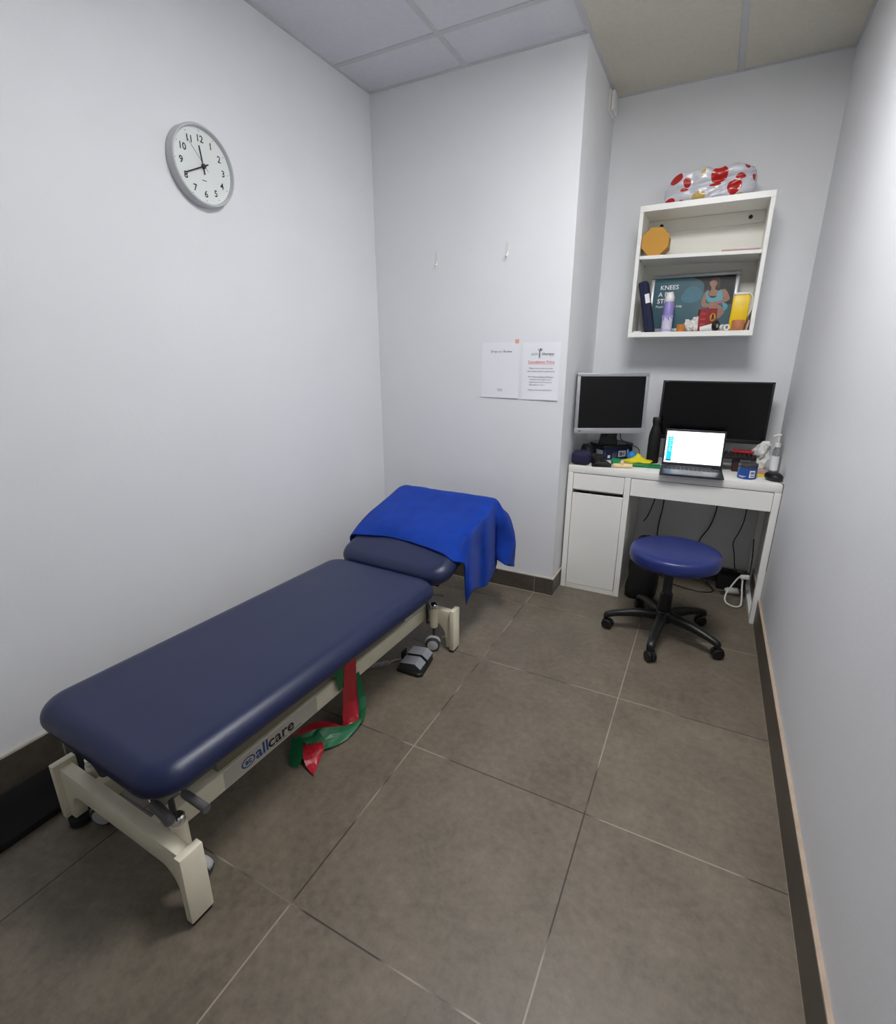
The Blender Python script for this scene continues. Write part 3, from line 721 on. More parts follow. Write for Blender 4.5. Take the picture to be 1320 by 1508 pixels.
shape('picture_foliage', M['pdark'], [(.50, .995), (.58, .93), (.63, .84), (.64, .72), (.70, .62), (.80, .55), (.995, .45), (.995, .80), (.995, .995), (.75, .995)], .0024, 4)
shape('picture_water', M['pmist'], [(.36, .62), (.42, .78), (.50, .83), (.58, .78), (.62, .68), (.60, .55), (.50, .50), (.40, .52)], .0025)
b = B()
def sk(pts, k=.003): 
    L = catmull([Vector((u, v, 0)) for u, v in pts], 3, True); b.poly([pp(p.x, p.y, k) for p in L])
sk([(.695, .86), (.71, .92), (.745, .945), (.785, .91), (.79, .85), (.775, .80), (.775, .74), (.83, .70), (.83, .62), (.72, .62), (.70, .68), (.725, .74), (.72, .79)])        # head, neck, chest
sk([(.66, .70), (.70, .73), (.69, .60), (.675, .50), (.72, .46), (.73, .42), (.68, .40), (.635, .43), (.625, .55)])                                             # near arm
sk([(.85, .72), (.90, .73), (.955, .60), (.96, .53), (.90, .48), (.80, .47), (.80, .52), (.89, .55), (.86, .62)])                                                # far arm
sk([(.73, .50), (.77, .52), (.80, .46), (.795, .30), (.785, .10), (.755, .04), (.735, .10), (.745, .28), (.72, .42)], .0032)                                     # shin
sk([(.78, .50), (.83, .45), (.90, .38), (.92, .28), (.87, .18), (.80, .14), (.79, .30)], .0028)                                                                  # thigh
b.done('picture_figure', M['skin'], ps, smooth=0)
shape('picture_top', M['pblue'], [(.665, .66), (.69, .72), (.70, .64), (.74, .58), (.80, .60), (.815, .70), (.85, .73), (.865, .63), (.885, .55), (.86, .52), (.72, .50), (.69, .55)], .0034)
shape('picture_hair', M['phair'], [(.695, .89), (.715, .955), (.765, .985), (.81, .95), (.825, .86), (.82, .77), (.795, .75), (.79, .84), (.775, .90), (.735, .92)], .0036)
shape('picture_shorts', M['pblue'], [(.88, .48), (.945, .44), (.95, .36), (.91, .32), (.90, .40)], .0036)
shape('picture_wristband', M['pmag'], [(.835, .525), (.86, .525), (.86, .465), (.835, .465)], .0038, 1)
b = B()
pmx = lambda u, v: PM @ Matrix.Translation((-IW/2+u*IW, fw+v*IH, .0026))
b.text('KNEES', .032, pmx(.075, .785), 0, 'LEFT', depth=.0002, off=.0003); b.text('A BIT', .032, pmx(.062, .650), 0, 'LEFT', depth=.0002, off=.0003); b.text('STIFF?', .032, pmx(.055, .515), 0, 'LEFT', depth=.0002, off=.0006)
b.text('Physio Pro can help', .0165, pmx(.045, .425), 0, 'LEFT', depth=.0002); b.done('lettering', M['paper'], ps, smooth=0)

cs = thing('zipped_case', (.43, 2.42, FZ), 'navy zipped fabric case leaning upright at the left of the lower shelf', 'case')
CM2 = Matrix.Translation((.449, 2.40, FZ+.0005)) @ Matrix.Rotation(math.radians(-13), 4, 'Y') @ Matrix.Rotation(math.radians(0), 4, 'Z')
b = B(); b.box(-.046, 0, -.035, .055, .0, .262, bev=.012, seg=4, mtx=CM2); b.tube([CM2 @ Vector(p) for p in ((-.023, -.0355, .02), (-.023, -.0365, .13), (-.023, -.0355, .245))], .002); b.done('case_body', M['navycloth'], cs)
b = B(); b.box(-.022, .0008, -.0362, -.02, .150, .195, mtx=CM2); b.done('tag', M['paper'], cs)
sp_ = thing('spray_can', (.506, 2.405, FZ), 'lilac and white aerosol spray can in front of the poster', 'spray can')
b = B(); b.lathe([(.025, 0), (.0265, .003), (.0265, .082)], c=(.506, 2.405, FZ), n=32); b.done('can_body', M['lilacw'], sp_)
b = B(); b.lathe([(.0268, .082), (.0268, .138), (.021, .149)], c=(.506, 2.405, FZ), n=32); b.done('label_band', M['lilac'], sp_)
b = B()
for k in range(9):
    a = -PI/2+(k-4)*.3; x, y = .506+.0267*math.cos(a), 2.405+.0267*math.sin(a); l = .012+.008*((k*7) % 3); b.box(x-.0028, x+.0028, y-.001, y+.001, FZ+.084-l, FZ+.084)
for k in range(12):
    a = -PI/2+(k-5.5)*.25; x, y = .506+.0266*math.cos(a), 2.405+.0266*math.sin(a); b.box(x-.0015, x+.0015, y-.0008, y+.0008, FZ+.004, FZ+.014)
b.done('label_print', M['lilac'], sp_)
b = B(); b.lathe([(.0215, .147), (.0235, .150), (.0235, .172), (.020, .178), (.020, .186)], c=(.506, 2.405, FZ), n=32); b.box(.492, .520, 2.39, 2.42, FZ+.18, FZ+.192, bev=.004); b.done('cap', M['whitep'], sp_)
b = B(); b.lathe([(.011, 0), (.0195, 0), (.020, .001), (.020, .0345), (.0195, .0355), (.011, .0355)], c=(.5765, 2.392, FZ), n=28)
tag(b.done('tape_roll', M['tapeo'], origin=(.5765, 2.392, FZ)), 'small orange tape roll standing beside the spray can', 'tape')
b = B(); b.merge(lump(.036, .026, .022, .016, 55, 1, sq=2.2, n=4), 0, Matrix.Translation((.625, 2.425, FZ+.0245))); b.merge(lump(.02, .018, .02, .012, 70, 5, sq=2.2, n=3, flat=False), 0, Matrix.Translation((.642, 2.43, FZ+.052))); b.merge(lump(.012, .012, .016, .008, 90, 8, sq=2.2, n=3, flat=False), 0, Matrix.Translation((.603, 2.42, FZ+.043)))
tag(b.done('crumpled_tissue', M['tissue'], origin=(.625, 2.425, FZ), smooth=25), 'crumpled white tissue between the orange tape and the red box', 'tissue')
rb = thing('red_box', (.692, 2.43, FZ), 'dark red cardboard box with a gold emblem in front of the poster', 'box', rz=math.radians(10))
b = B(); b.box(-.040, .040, -.026, .026, 0, .108, bev=.0015, seg=1); b.done('carton', M['redcard'], rb, local=True)
b = B(); em = [(.023+.013*math.cos(t), -.0263, .066+.020*math.sin(t)) for t in [2*PI*i/28 for i in range(28)]]; b.poly(em); ge = b.done('emblem', M['gold'], rb, local=True, smooth=0)
b = B()
for pts in ([(.014, .056), (.032, .056), (.031, .062), (.015, .062)], [(.017, .063), (.029, .063), (.027, .078), (.023, .083), (.019, .078)]): b.poly([(x, -.0266, z) for x, z in pts])
for z in (.044, .049): b.box(.012, .034, -.0268, -.0262, z, z+.0018)
b.done('emblem_mark', M['ink'], ge, local=True, smooth=0)
b = B()
for z in (.086, .080, .060, .055, .035, .030): b.box(-.034, -.010, -.0265, -.0261, z, z+.002)
b.done('print_lines', M['inkred'], rb, local=True, smooth=0)
tr = thing('tape_roll', (.745, 2.38, FZ), 'rolled white strapping tape with a black rim lying before the red box', 'tape')
b = B(); b.cyl((.668, 2.386, FZ+.011), (.735, 2.382, FZ+.0195), .0105, .0185); b.done('tape', M['whitep'], tr)
TM = Matrix.Translation((.738, 2.380, FZ+.0236)) @ Matrix.Rotation(math.radians(65), 4, 'Z') @ Matrix.Rotation(PI/2, 4, 'X')
b = B(); b.lathe([(.011, -.009), (.0225, -.009), (.0235, -.007), (.0235, .007), (.0225, .009), (.011, .009)], n=32, mtx=TM); b.lathe([(.011, .009), (.011, -.009)], n=32, mtx=TM, caps=False); b.done('rim', M['blackp'], tr)
b = B(); b.lathe([(.010, -.0093), (.010, .0093)], n=24, mtx=TM); b.done('core', M['greyp'], tr)
TM = Matrix.Translation((.785, 2.385, FZ+.0152)) @ Matrix.Rotation(math.radians(20), 4, 'Z') @ Matrix.Rotation(PI/2, 4, 'X')
b = B(); b.lathe([(.0075, -.012), (.015, -.012), (.015, .012), (.0075, .012), (.0075, -.012)], n=28, mtx=TM, caps=False)
tag(b.done('tape_roll', M['whitep'], origin=(.785, 2.385, FZ)), 'small white tape roll lying beside the yellow container', 'tape')
b = B(); b.merge(lump(.013, .012, .016, .006, 80, 4, sq=2.4, n=3), 0, Matrix.Translation((.768, 2.432, FZ+.0156)))
tag(b.done('crumpled_tissue', M['tissue'], origin=(.768, 2.432, FZ), smooth=25), 'little crumpled white tissue behind the black-rimmed tape roll', 'tissue')
yc = thing('sharps_container', (.832, 2.43, FZ), 'yellow plastic sharps container with a white lid on the lower shelf', 'container')
b = B(); b.prism([(-.038, 0), (.030, 0), (.040, .06), (.041, .158), (.034, .166), (-.026, .166), (-.034, .158)], 'y', -.035, .035, bev=.005, mtx=Matrix.Translation((.832, 2.435, FZ))); b.done('container_body', M['yellow'], yc)
b = B(); b.box(.802, .870, 2.402, 2.468, FZ+.166, FZ+.178, bev=.004); b.tube([(.868, 2.43, FZ+.172), (.884, 2.428, FZ+.150), (.883, 2.425, FZ+.10), (.872, 2.42, FZ+.07)], .0045, smooth=4); b.done('lid', M['whitep'], yc)
b = B(); b.lathe([(.012, 0), (.0268, 0), (.0275, .001), (.0275, .0475), (.0268, .0485), (.012, .0485)], c=(.836, 2.384, FZ), n=32)
tag(b.done('tape_roll', M['terr'], origin=(.836, 2.384, FZ)), 'wide salmon tape roll standing in front of the yellow container', 'tape')
b = B(); b.box(-.002, .003, -.025, .03, 0, .045, mtx=Matrix.Translation((.876, 2.40, FZ)) @ Matrix.Rotation(.16, 4, 'Y')); b.box(-.002, .002, -.025, .03, 0, .05, mtx=Matrix.Translation((.871, 2.41, FZ)) @ Matrix.Rotation(.22, 4, 'Y'))
tag(b.done('card_sachet', M['pinkp'], origin=(.875, 2.40, FZ)), 'pinkish cards leaning on the right side of the lower shelf', 'card')
b = B(); b.box(.345, .385, 2.385, 2.45, FZ, FZ+.006, bev=.001, seg=1)
tag(b.done('small_card', M['paper'], origin=(.365, 2.42, FZ)), 'small white card flat at the left end of the lower shelf', 'card')

# ------------------------------------------------------------------ desk
DX0, DX1, DY0, DY1, DT = .1130, 1.1265, 2.1165, 2.594, .7400
dk = thing('desk', (.62, 2.36, 0), 'white desk with a side cupboard filling the alcove', 'desk')
b = B(); b.box(DX0, DX1, DY0, DY1, .700, DT, bev=.003); b.done('desktop', M['white'], dk)
b = B(); b.box(DX0, .142, DY0+.001, DY1, 0, .6998, bev=.001, seg=1); b.done('side_panel', M['white'], dk)
b = B(); b.box(.4185, .4485, DY0+.001, DY1, 0, .6998, bev=.001, seg=1); b.done('side_panel', M['white'], dk)
b = B(); b.box(.1425, .4180, DY0+.003, DY0+.02, 0, .028); b.box(.1425, .4180, DY0+.05, DY1-.01, .01, .026); b.box(.1425, .418, DY1-.012, DY1-.002, .026, .699); b.box(.1425, .418, DY0+.06, DY1-.013, .585, .60)
b.done('cabinet_carcass', M['whitei'], dk)
b = B(); b.box(.1445, .4165, DY0+.002, DY0+.02, .0305, .583, bev=.001, seg=1); b.done('door', M['white'], dk)
b = B(); b.box(.1445, .4165, DY0+.002, DY0+.02, .606, .6965, bev=.001, seg=1); b.box(.148, .413, DY0+.021, DY1-.05, .612, .66); b.done('drawer', M['white'], dk)
b = B(); b.box(.451, 1.0955, DY0+.002, DY0+.02, .603, .6965, bev=.001, seg=1); b.box(.452, 1.094, DY0+.021, DY1-.06, .625, .64); b.done('drawer', M['white'], dk)
b = B(); b.box(.449, 1.097, DY1-.02, DY1-.004, .55, .699); b.done('back_rail', M['white'], dk)
b = B()
b.box(1.0975, DX1, DY0+.001, DY0+.031, 0.004, .6998, bev=.001, seg=1); b.box(1.0975, DX1, DY1-.035, DY1-.005, .004, .6998, bev=.001, seg=1); b.box(1.0975, DX1, DY0+.031, DY1-.035, .004, .034); b.box(1.0975, DX1, DY0+.031, DY1-.035, .66, .6998)
b.box(1.1, 1.124, DY0+.004, DY0+.028, 0, .004); b.box(1.1, 1.124, DY1-.032, DY1-.008, 0, .004)
b.done('leg_frame', M['white'], dk)
ZT = DT+.0004

# silver monitor standing on the navy box
bx = thing('navy_box', (.262, 2.325, ZT), 'navy blue carton with white labels under the silver monitor', 'box', rz=math.radians(46))
b = B(); b.box(0, .195, 0, .152, 0, .072, bev=.0015, seg=1); b.done('carton', M['navybox'], bx, local=True)
b = B(); b.box(.158, .168, -.0006, 0, .022, .056); b.done('label', M['paper'], bx, local=True, smooth=0)
b = B(); b.box(.026, .042, -.0006, 0, .012, .028); b.done('label', M['paper'], bx, local=True, smooth=0)
b = B(); b.box(-.0006, 0, .012, .075, .014, .056); b.done('label', M['paper'], bx, local=True, smooth=0)
b = B(); b.box(.098, .150, -.0006, 0, .015, .050); lbl = b.done('label', M['paper'], bx, local=True, smooth=0)
b = B(); b.box(.106, .126, -.0010, -.0006, .02, .042); b.box(.130, .138, -.0010, -.0006, .022, .036); b.done('label_print', M['inkgrey'], lbl, local=True, smooth=0)
b = B()
for k, h in enumerate((.03, .038, .026, .034)): b.box(.058+k*.008, .0608+k*.008, -.0006, 0, .010, .010+h)
b.box(.004, .007, -.0006, 0, .01, .055); b.done('print_lines', M['inkgrey'], bx, local=True, smooth=0)
sm = thing('monitor', (.262, 2.30, ZT+.072), 'silver-framed monitor switched off, raised on the navy box', 'monitor')
ML = Vector((.124, 2.135)); MR = Vector((.466, 2.315)); ax = (MR-ML); MWd = ax.length; ang = math.atan2(ax.y, ax.x)
MM = Matrix.Translation((ML.x, ML.y, .912)) @ Matrix.Rotation(ang, 4, 'Z') @ Matrix.Rotation(math.radians(88), 4, 'X')
MHt = .321
b = B()
for a in ((0, MWd, 0, .030), (0, MWd, MHt-.018, MHt), (0, .018, .03, MHt-.018), (MWd-.018, MWd, .03, MHt-.018)): b.box(*a, -.012, .003, bev=.002, mtx=MM)
bz = b.done('bezel', M['silver'], sm)
b = B(); b.box(.003, MWd-.003, .003, MHt-.003, -.034, -.012, bev=.004, mtx=MM); b.box(.06, MWd-.06, .05, MHt-.05, -.058, -.034, bev=.012, mtx=MM); b.done('housing', M['blackp'], sm)
b = B(); b.box(.018, MWd-.018, .030, MHt-.018, -.008, .0005, mtx=MM); b.done('screen', M['screen'], sm, smooth=0)
b = B(); b.box(.020, .034, .0125, .0165, .003, .0034, mtx=MM); b.box(.037, .039, .013, .016, .003, .0034, mtx=MM); b.done('lettering', M['ink'], bz, smooth=0)
cxm = MM @ Vector((MWd*.47, .02, -.062))
b = B(); b.prism([(-.055, 0), (.055, 0), (.040, .075), (-.040, .075)], 'y', -.012, .012, bev=.004, mtx=Matrix.Translation((.272, 2.355, ZT+.088)) @ Matrix.Rotation(ang, 4, 'Z')); b.box(-.03, .03, -.06, .012, .06, .11, bev=.004, mtx=Matrix.Translation((.272, 2.355, ZT+.088)) @ Matrix.Rotation(ang, 4, 'Z'))
b.done('stand', M['blackp'], sm)
b = B(); b.cushion(.112, .085, 0, .018, .045, .008, crown=.0, mtx=RM(bx) @ Matrix.Translation((.098, .072, .0723))); b.done('stand_base', M['blackp'], sm)
b = B(); q = RM(bx) @ Matrix.Translation((.045, .012, .0908)); b.box(-.018, .012, -.004, .008, 0, .0006, mtx=q); b.box(.006, .014, -.004, .022, 0, .0006, mtx=q); b.done('sticker', M['paper'], sm, smooth=0)
b = B(); b.tube([MM @ Vector((MWd*.72, .02, -.045)), MM @ Vector((MWd*.73, -.04, -.05)), (.42, 2.50, .80), (.43, 2.56, .75), (.43, 2.575, ZT+.004)], .0028, smooth=5); b.done('cable', M['blackp'], sm)

# large black monitor
bm2 = thing('monitor', (.785, 2.47, ZT), 'large black widescreen monitor switched off behind the laptop', 'monitor')
QM = Matrix.Translation((.5215, 2.448, .873)) @ Matrix.Rotation(math.radians(89), 4, 'X'); QW, QH = .5285, .318
b = B()
for a in ((0, QW, 0, .020), (0, QW, QH-.010, QH), (0, .010, .02, QH-.010), (QW-.010, QW, .02, QH-.010)): b.box(*a, -.012, .003, bev=.0015, mtx=QM)
bz = b.done('bezel', M['blackp'], bm2)
b = B(); b.box(.002, QW-.002, .002, QH-.002, -.030, -.012, bev=.004, mtx=QM); b.box(.1, QW-.1, .05, QH-.06, -.055, -.03, bev=.01, mtx=QM); b.done('housing', M['blackm'], bm2)
b = B(); b.box(.010, QW-.010, .02, QH-.010, -.008, .0005, mtx=QM); b.done('screen', M['screen'], bm2, smooth=0)
b = B(); b.box(.012, .026, QH-.0075, QH-.0045, .003, .0033, mtx=QM); b.done('lettering', M['inkgrey'], bz, smooth=0)
b = B(); b.box(.745, .825, 2.50, 2.53, ZT+.07, .98, bev=.004); b.box(.69, .862, 2.36, 2.56, ZT, ZT+.0655, bev=.006); b.done('stand', M['blackp'], bm2)

# laptop
lp = thing('laptop', (.727, 2.185, ZT), 'dark grey open laptop with a lit white screen on the desk', 'laptop', rz=math.radians(2.5))
b = B(); b.box(-.146, .146, -.112, .104, .002, .0135, bev=.003, seg=3); b.box(-.13, .13, -.10, .09, .0, .0025); la = b.done('base', M['alu'], lp, local=True)
b = B()
for r in range(5):
    for c in range(13): b.box(-.130+c*.0202, -.1125+c*.0202, .010+r*.0165, .0245+r*.0165, .0132, .0146)
b.done('keyboard', M['blackm'], la, local=True, smooth=0)
b = B(); b.box(-.055, .055, -.098, -.004, .0134, .0139); b.done('trackpad', M['dgrey'], la, local=True, smooth=0)
LM = Matrix.Translation((0, .104, .013)) @ Matrix.Rotation(math.radians(90-13), 4, 'X'); LH = .196
b = B(); b.box(-.1455, .1455, .002, LH, -.004, .0015, bev=.0022, seg=2, mtx=LM); b.cyl((-.10, .104, .0125), (.10, .104, .0125), .005, n=12); ld = b.done('lid', M['alu'], lp, local=True)
b = B(); b.box(-.1435, .1435, .006, LH-.002, .0014, .0018, mtx=LM); b.done('screen_bezel', M['blackp'], ld, local=True, smooth=0)
SWd, SH0, SH1 = .137, .018, LH-.011
def scr(m, name, rects, k): 
    b = B()
    for u0, u1, v0, v1 in rects: b.box(-SWd+2*SWd*u0, -SWd+2*SWd*u1, SH0+(SH1-SH0)*v0, SH0+(SH1-SH0)*v1, .0018, k, mtx=LM)
    return b.done(name, m, ld, local=True, smooth=0)
scr(M['scr_white'], 'display', [(0, 1, 0, 1)], .0020)
scr(M['scr_green'], 'browser_bar', [(.0, 1, .925, .985)], .0021)
scr(M['scr_cyan'], 'sidebar', [(.03, .125, .085, .86)], .0021)
scr(M['scr_navy'], 'sidebar_footer', [(.022, .125, .045, .085)], .0021)
scr(M['scr_white'], 'sidebar_lines', [(.055, .055+.02*(2+k % 3), .80-.055*k, .808-.055*k) for k in range(9)] + [(.04, .115, .825, .845)], .0022)
scr(M['scr_grey'], 'page_lines', [(.30, .33, .455, .462), (.30, .56, .41, .416), (.31, .335, .27, .276), (.31, .36, .235, .24), (.28, .36, .075, .095)]+[(.3+.09*k, .3+.09*k+.05, .885, .889) for k in range(7)], .0021)

# bottle
bt = thing('water_bottle', (.5175, 2.392, ZT), 'matte black metal water bottle beside the large monitor', 'bottle')
b = B(); b.lathe([(.030, 0), (.0325, .003), (.0325, .14), (.030, .165), (.022, .198), (.0185, .210), (.0185, .222)], c=(.5175, 2.392, ZT), n=36); b.done('bottle_body', M['blackm'], bt)
b = B(); b.lathe([(.021, .2225), (.0215, .224), (.0215, .252), (.0195, .2545)], c=(.5175, 2.392, ZT), n=36); b.done('cap', M['blackp'], bt)

# small things on the left of the desk
b = B(); b.box(-.050, .050, -.05, .05, 0, .074, bev=.024, seg=5, mtx=Matrix.Translation((.168, 2.170, ZT)) @ Matrix.Rotation(math.radians(3), 4, 'Z'))
tag(b.done('rounded_case', M['navycloth'], origin=(.16, 2.165, ZT)), 'dark navy rounded case at the front left corner of the desk', 'case')
b = B(); b.merge(lump(.036, .05, .05, .014, 22, 2, sq=3, n=4), 0, Matrix.Translation((.166, 2.288, ZT+.049)))
tag(b.done('cloth_pouch', M['blackm'], origin=(.16, 2.275, ZT)), 'slumped black cloth pouch behind the navy rounded case', 'pouch')
b = B(); b.merge(lump(.040, .030, .026, .010, 22, 12, sq=3, n=4), 0, Matrix.Translation((.243, 2.225, ZT+.026)))
tag(b.done('cloth_pouch', M['blackm'], origin=(.243, 2.225, ZT)), 'small slumped black pouch behind the flat black case in front of the navy box', 'pouch')
b = B(); b.prism([(-.052, 0), (.050, 0), (.052, .010), (.020, .030), (-.030, .026), (-.054, .010)], 'y', -.03, .03, bev=.005, mtx=Matrix.Translation((.283, 2.158, ZT)) @ Matrix.Rotation(math.radians(12), 4, 'Z'))
tag(b.done('flat_case', M['blackp'], origin=(.283, 2.158, ZT)), 'flat glossy black wedge-shaped case at the desk edge beside the wooden massager', 'case')
b = B(); WM = Matrix.Translation((.392, 2.162, ZT+.0125)) @ Matrix.Rotation(math.radians(17), 4, 'Z')
b.lathe([(.0, -.052), (.009, -.050), (.0125, -.042), (.012, -.025), (.0105, .0), (.0115, .045), (.010, .050), (.0, .050)], n=20, mtx=WM @ Matrix.Rotation(PI/2, 4, 'Y'))
b.lathe([(.011, 0), (.010, .012), (.0105, .020), (.007, .026), (.0, .027)], n=18, mtx=WM @ Matrix.Translation((-.004, .0, .003)))
tag(b.done('massage_tool', M['wood'], origin=(.392, 2.162, ZT)), 'pale wooden hand massage tool at the desk edge', 'massage tool')
b = B()
for k in range(3): b.box(-.07, .072, -.04, .04, .0005+k*.0026, .0026+k*.0026, bev=.001, seg=1, mtx=Matrix.Translation((.502, 2.262, ZT)) @ Matrix.Rotation(math.radians(3+k*1.5), 4, 'Z'))
tag(b.done('exercise_band', M['green2'], origin=(.502, 2.262, ZT)), 'bright green folded exercise band lying flat on the desk', 'exercise band')
b = B(); b.merge(lump(.032, .022, .016, .010, 40, 6, sq=2.4, n=4), 0, Matrix.Translation((.350, 2.235, ZT+.0162)))
tag(b.done('exercise_band', M['green2'], origin=(.35, 2.235, ZT), smooth=30), 'crumpled green exercise band behind the wooden massage tool', 'exercise band')
b = B(); tb = lump(.074, .034, .0125, .010, 26, 11, sq=2.3, n=4)
for v in tb.verts:
    v.co.z += .030*math.exp(-((v.co.x+.006)/.022)**2-((v.co.y-.008)/.03)**2)*(1 if v.co.z > 0 else 0)
b.merge(tb, 0, Matrix.Translation((.452, 2.330, ZT+.0125)) @ Matrix.Rotation(math.radians(6), 4, 'Z'))
tag(b.done('exercise_band', M['yband'], origin=(.452, 2.33, ZT), smooth=35), 'heaped yellow exercise band in front of the black bottle', 'exercise band')
b = B(); b.ball((.404, 2.405, ZT+.0275), .0275, 32)
tag(b.done('massage_ball', M['ball'], origin=(.404, 2.405, ZT), smooth=180), 'small bright blue ball behind the yellow band', 'ball')

# right part of the desk
jr = thing('cream_jar', (.9775, 2.205, ZT), 'blue jar with a dark lid and a barcode label on the desk', 'jar')
def arc(b, r, a0, a1, z0, z1, n=8, c=(.9775, 2.205)):
    for i in range(n):
        p, q = a0+(a1-a0)*i/n, a0+(a1-a0)*(i+1)/n
        b.poly([(c[0]+r*math.cos(p), c[1]+r*math.sin(p), ZT+z0), (c[0]+r*math.cos(q), c[1]+r*math.sin(q), ZT+z0), (c[0]+r*math.cos(q), c[1]+r*math.sin(q), ZT+z1), (c[0]+r*math.cos(p), c[1]+r*math.sin(p), ZT+z1)])
b = B(); b.lathe([(.039, 0), (.042, .003), (.042, .052), (.041, .055)], c=(.9775, 2.205, ZT), n=48); b.done('jar_body', M['jarblue'], jr)
b = B(); b.lathe([(.0415, .055), (.0425, .057), (.0425, .071), (.0405, .074)], c=(.9775, 2.205, ZT), n=48); b.done('lid', M['dgrey'], jr)
b = B(); arc(b, .0424, -PI/2+.18, -PI/2+.82, .010, .044); arc(b, .0424, -PI/2-1.0, -PI/2-.15, .0135, .0155, 10); arc(b, .0424, -PI/2-.9, -PI/2-.35, .009, .0105, 8); lb_ = b.done('label', M['paper'], jr, smooth=0)
b = B()
for z0, z1 in ((.014, .021), (.026, .038)): arc(b, .0427, -PI/2+.28, -PI/2+.72, z0, z1)
b.done('barcode', M['inkgrey'], lb_, smooth=0)
b = B(); b.box(.9145, .9465, 2.34, 2.44, ZT, ZT+.0655, bev=.001, seg=1)
tag(b.done('card_box', M['brown'], origin=(.93, 2.39, ZT), smooth=0), 'narrow dark brown box holding up the keyboard behind the blue jar', 'box')
kb = thing('keyboard', (.80, 2.37, ZT+.0658), 'black keyboard propped up under the large monitor', 'keyboard')
KBM = Matrix.Translation((.80, 2.386, ZT+.0662))
b = B(); b.box(-.215, .217, -.062, .062, 0, .016, bev=.004, mtx=KBM); b.done('case', M['blackp'], kb)
b = B()
for r in range(5):
    for c in range(21): b.prism([(-.0082, .015), (.0082, .015), (.006, .024), (-.006, .024)], 'y', -.054+r*.0215, -.054+r*.0215+.0175, mtx=KBM @ Matrix.Translation((-.2+c*.0201, 0, 0)))
b.done('keys', mat('keycap', '#2c2c2c', 0.4), kb, smooth=0)
b = B(); b.box(-.055, .052, -.02, .028, 0, .014, bev=.004, mtx=Matrix.Translation((.962, 2.40, ZT+.0905)) @ Matrix.Rotation(math.radians(-4), 4, 'Z'))
tag(b.done('folder', M['redf'], origin=(.962, 2.40, ZT+.09)), 'red plastic folder lying on the keyboard under the monitor corner', 'folder')
b = B()
for k in range(6): b.box(.962-.002*(k % 3), 1.068-.003*(k % 2), 2.31+.002*k, 2.43, ZT+k*.0036, ZT+.0030+k*.0036)
tag(b.done('paper_stack', M['pinkp'], origin=(1.01, 2.37, ZT), smooth=0), 'stack of pinkish papers behind the blue jar', 'paper')
b = B(); tb = lump(.036, .046, .068, .024, 24, 21, sq=2.4, n=4)
for v in tb.verts: v.co.x += v.co.z*.30
b.merge(tb, 0, Matrix.Translation((1.036, 2.385, ZT+.0875)))
tag(b.done('plastic_bag', M['tissue'], origin=(1.036, 2.385, ZT+.022), smooth=25), 'crumpled white plastic bag on papers beside the sanitiser bottle', 'bag')
sz = thing('sanitiser_bottle', (1.100, 2.360, ZT), 'clear pump bottle of sanitiser against the right wall', 'bottle')
SB = (1.100, 2.360, ZT)
b = B(); b.lathe([(.016, 0), (.018, .003), (.018, .115), (.015, .128), (.010, .135), (.010, .14)], c=SB, n=32); b.done('bottle_body', M['gel'], sz)
b = B(); b.lathe([(.0185, .022), (.0185, .095)], c=SB, n=32, caps=False); b.done('label', M['paper'], sz)
b = B(); b.lathe([(.012, .14), (.012, .158), (.005, .16), (.005, .195), (.009, .197), (.009, .205), (.0, .207)], c=SB, n=24); b.tube([(1.100, 2.360, ZT+.20), (1.088, 2.354, ZT+.20), (1.072, 2.346, ZT+.193)], [.005, .0045, .004], n=10); b.done('pump', M['pumpw'], sz)
b = B(); b.box(1.022, 1.072, 2.262, 2.30, ZT, ZT+.003); b.box(1.024, 1.068, 2.265, 2.298, ZT+.003, ZT+.006)
tag(b.done('note_pad', M['yband'], origin=(1.045, 2.28, ZT), smooth=0), 'small yellow note pad between the blue jar and the mouse', 'note pad')
ms = thing('computer_mouse', (1.090, 2.205, ZT), 'black computer mouse at the front right corner of the desk', 'mouse', rz=math.radians(25))
b = B(); tb = lump(.030, .050, .018, .0, 1, 0, sq=2.5, n=4)
for v in tb.verts: v.co.z += .006*(1-(v.co.y/.05)**2) if v.co.z > 0 else 0
b.merge(tb, 0, Matrix.Translation((0, 0, .0174))); b.done('shell', M['blackp'], ms, local=True, smooth=60)
b = B(); b.cyl((-.003, -.028, .030), (.003, -.028, .030), .006, n=16); b.done('scroll_wheel', M['dgrey'], ms, local=True)
b = B(); b.tube([(1.105, 2.165, ZT+.008), (1.117, 2.135, ZT+.004), (1.1225, 2.118, ZT+.002), (1.1275, 2.112, ZT-.02), (1.1275, 2.113, ZT-.20), (1.1275, 2.113, .30)], .0014, n=8, smooth=6); b.done('cable', M['blackp'], ms)

# ------------------------------------------------------------------ stool
SC = (.705, 1.800)
st = thing('stool', (*SC, 0), 'round blue vinyl stool on a black five-castor base', 'stool')
b = B(); R0 = .198
b.lathe([(.14, .392), (.185, .394), (.195, .400), (.199, .412), (R0, .440), (.194, .452), (.184, .4585), (.15, .4625), (.08, .464), (0, .4645)], c=(SC[0]+.012, SC[1]-.008, 0), n=64); b.done('seat', M['vinyl2'], st, smooth=60)
b = B(); b.lathe([(.15, .380), (.17, .392), (.0, .392)], c=(SC[0]+.012, SC[1]-.008, 0), n=40); b.box(-.07, .07, -.04, .04, .362, .382, bev=.004, mtx=Matrix.Translation((*SC, 0))); b.done('seat_plate', M['blackp'], st)
b = B(); b.lathe([(.031, .13), (.030, .225), (.0265, .228), (.0225, .235), (.0225, .37)], c=(*SC, 0), n=32); b.done('gas_column', M['blackp'], st)
b = B(); b.lathe([(.040, .078), (.046, .085), (.042, .128), (.034, .136)], c=(*SC, 0), n=32); b.done('hub', M['blackp'], st)
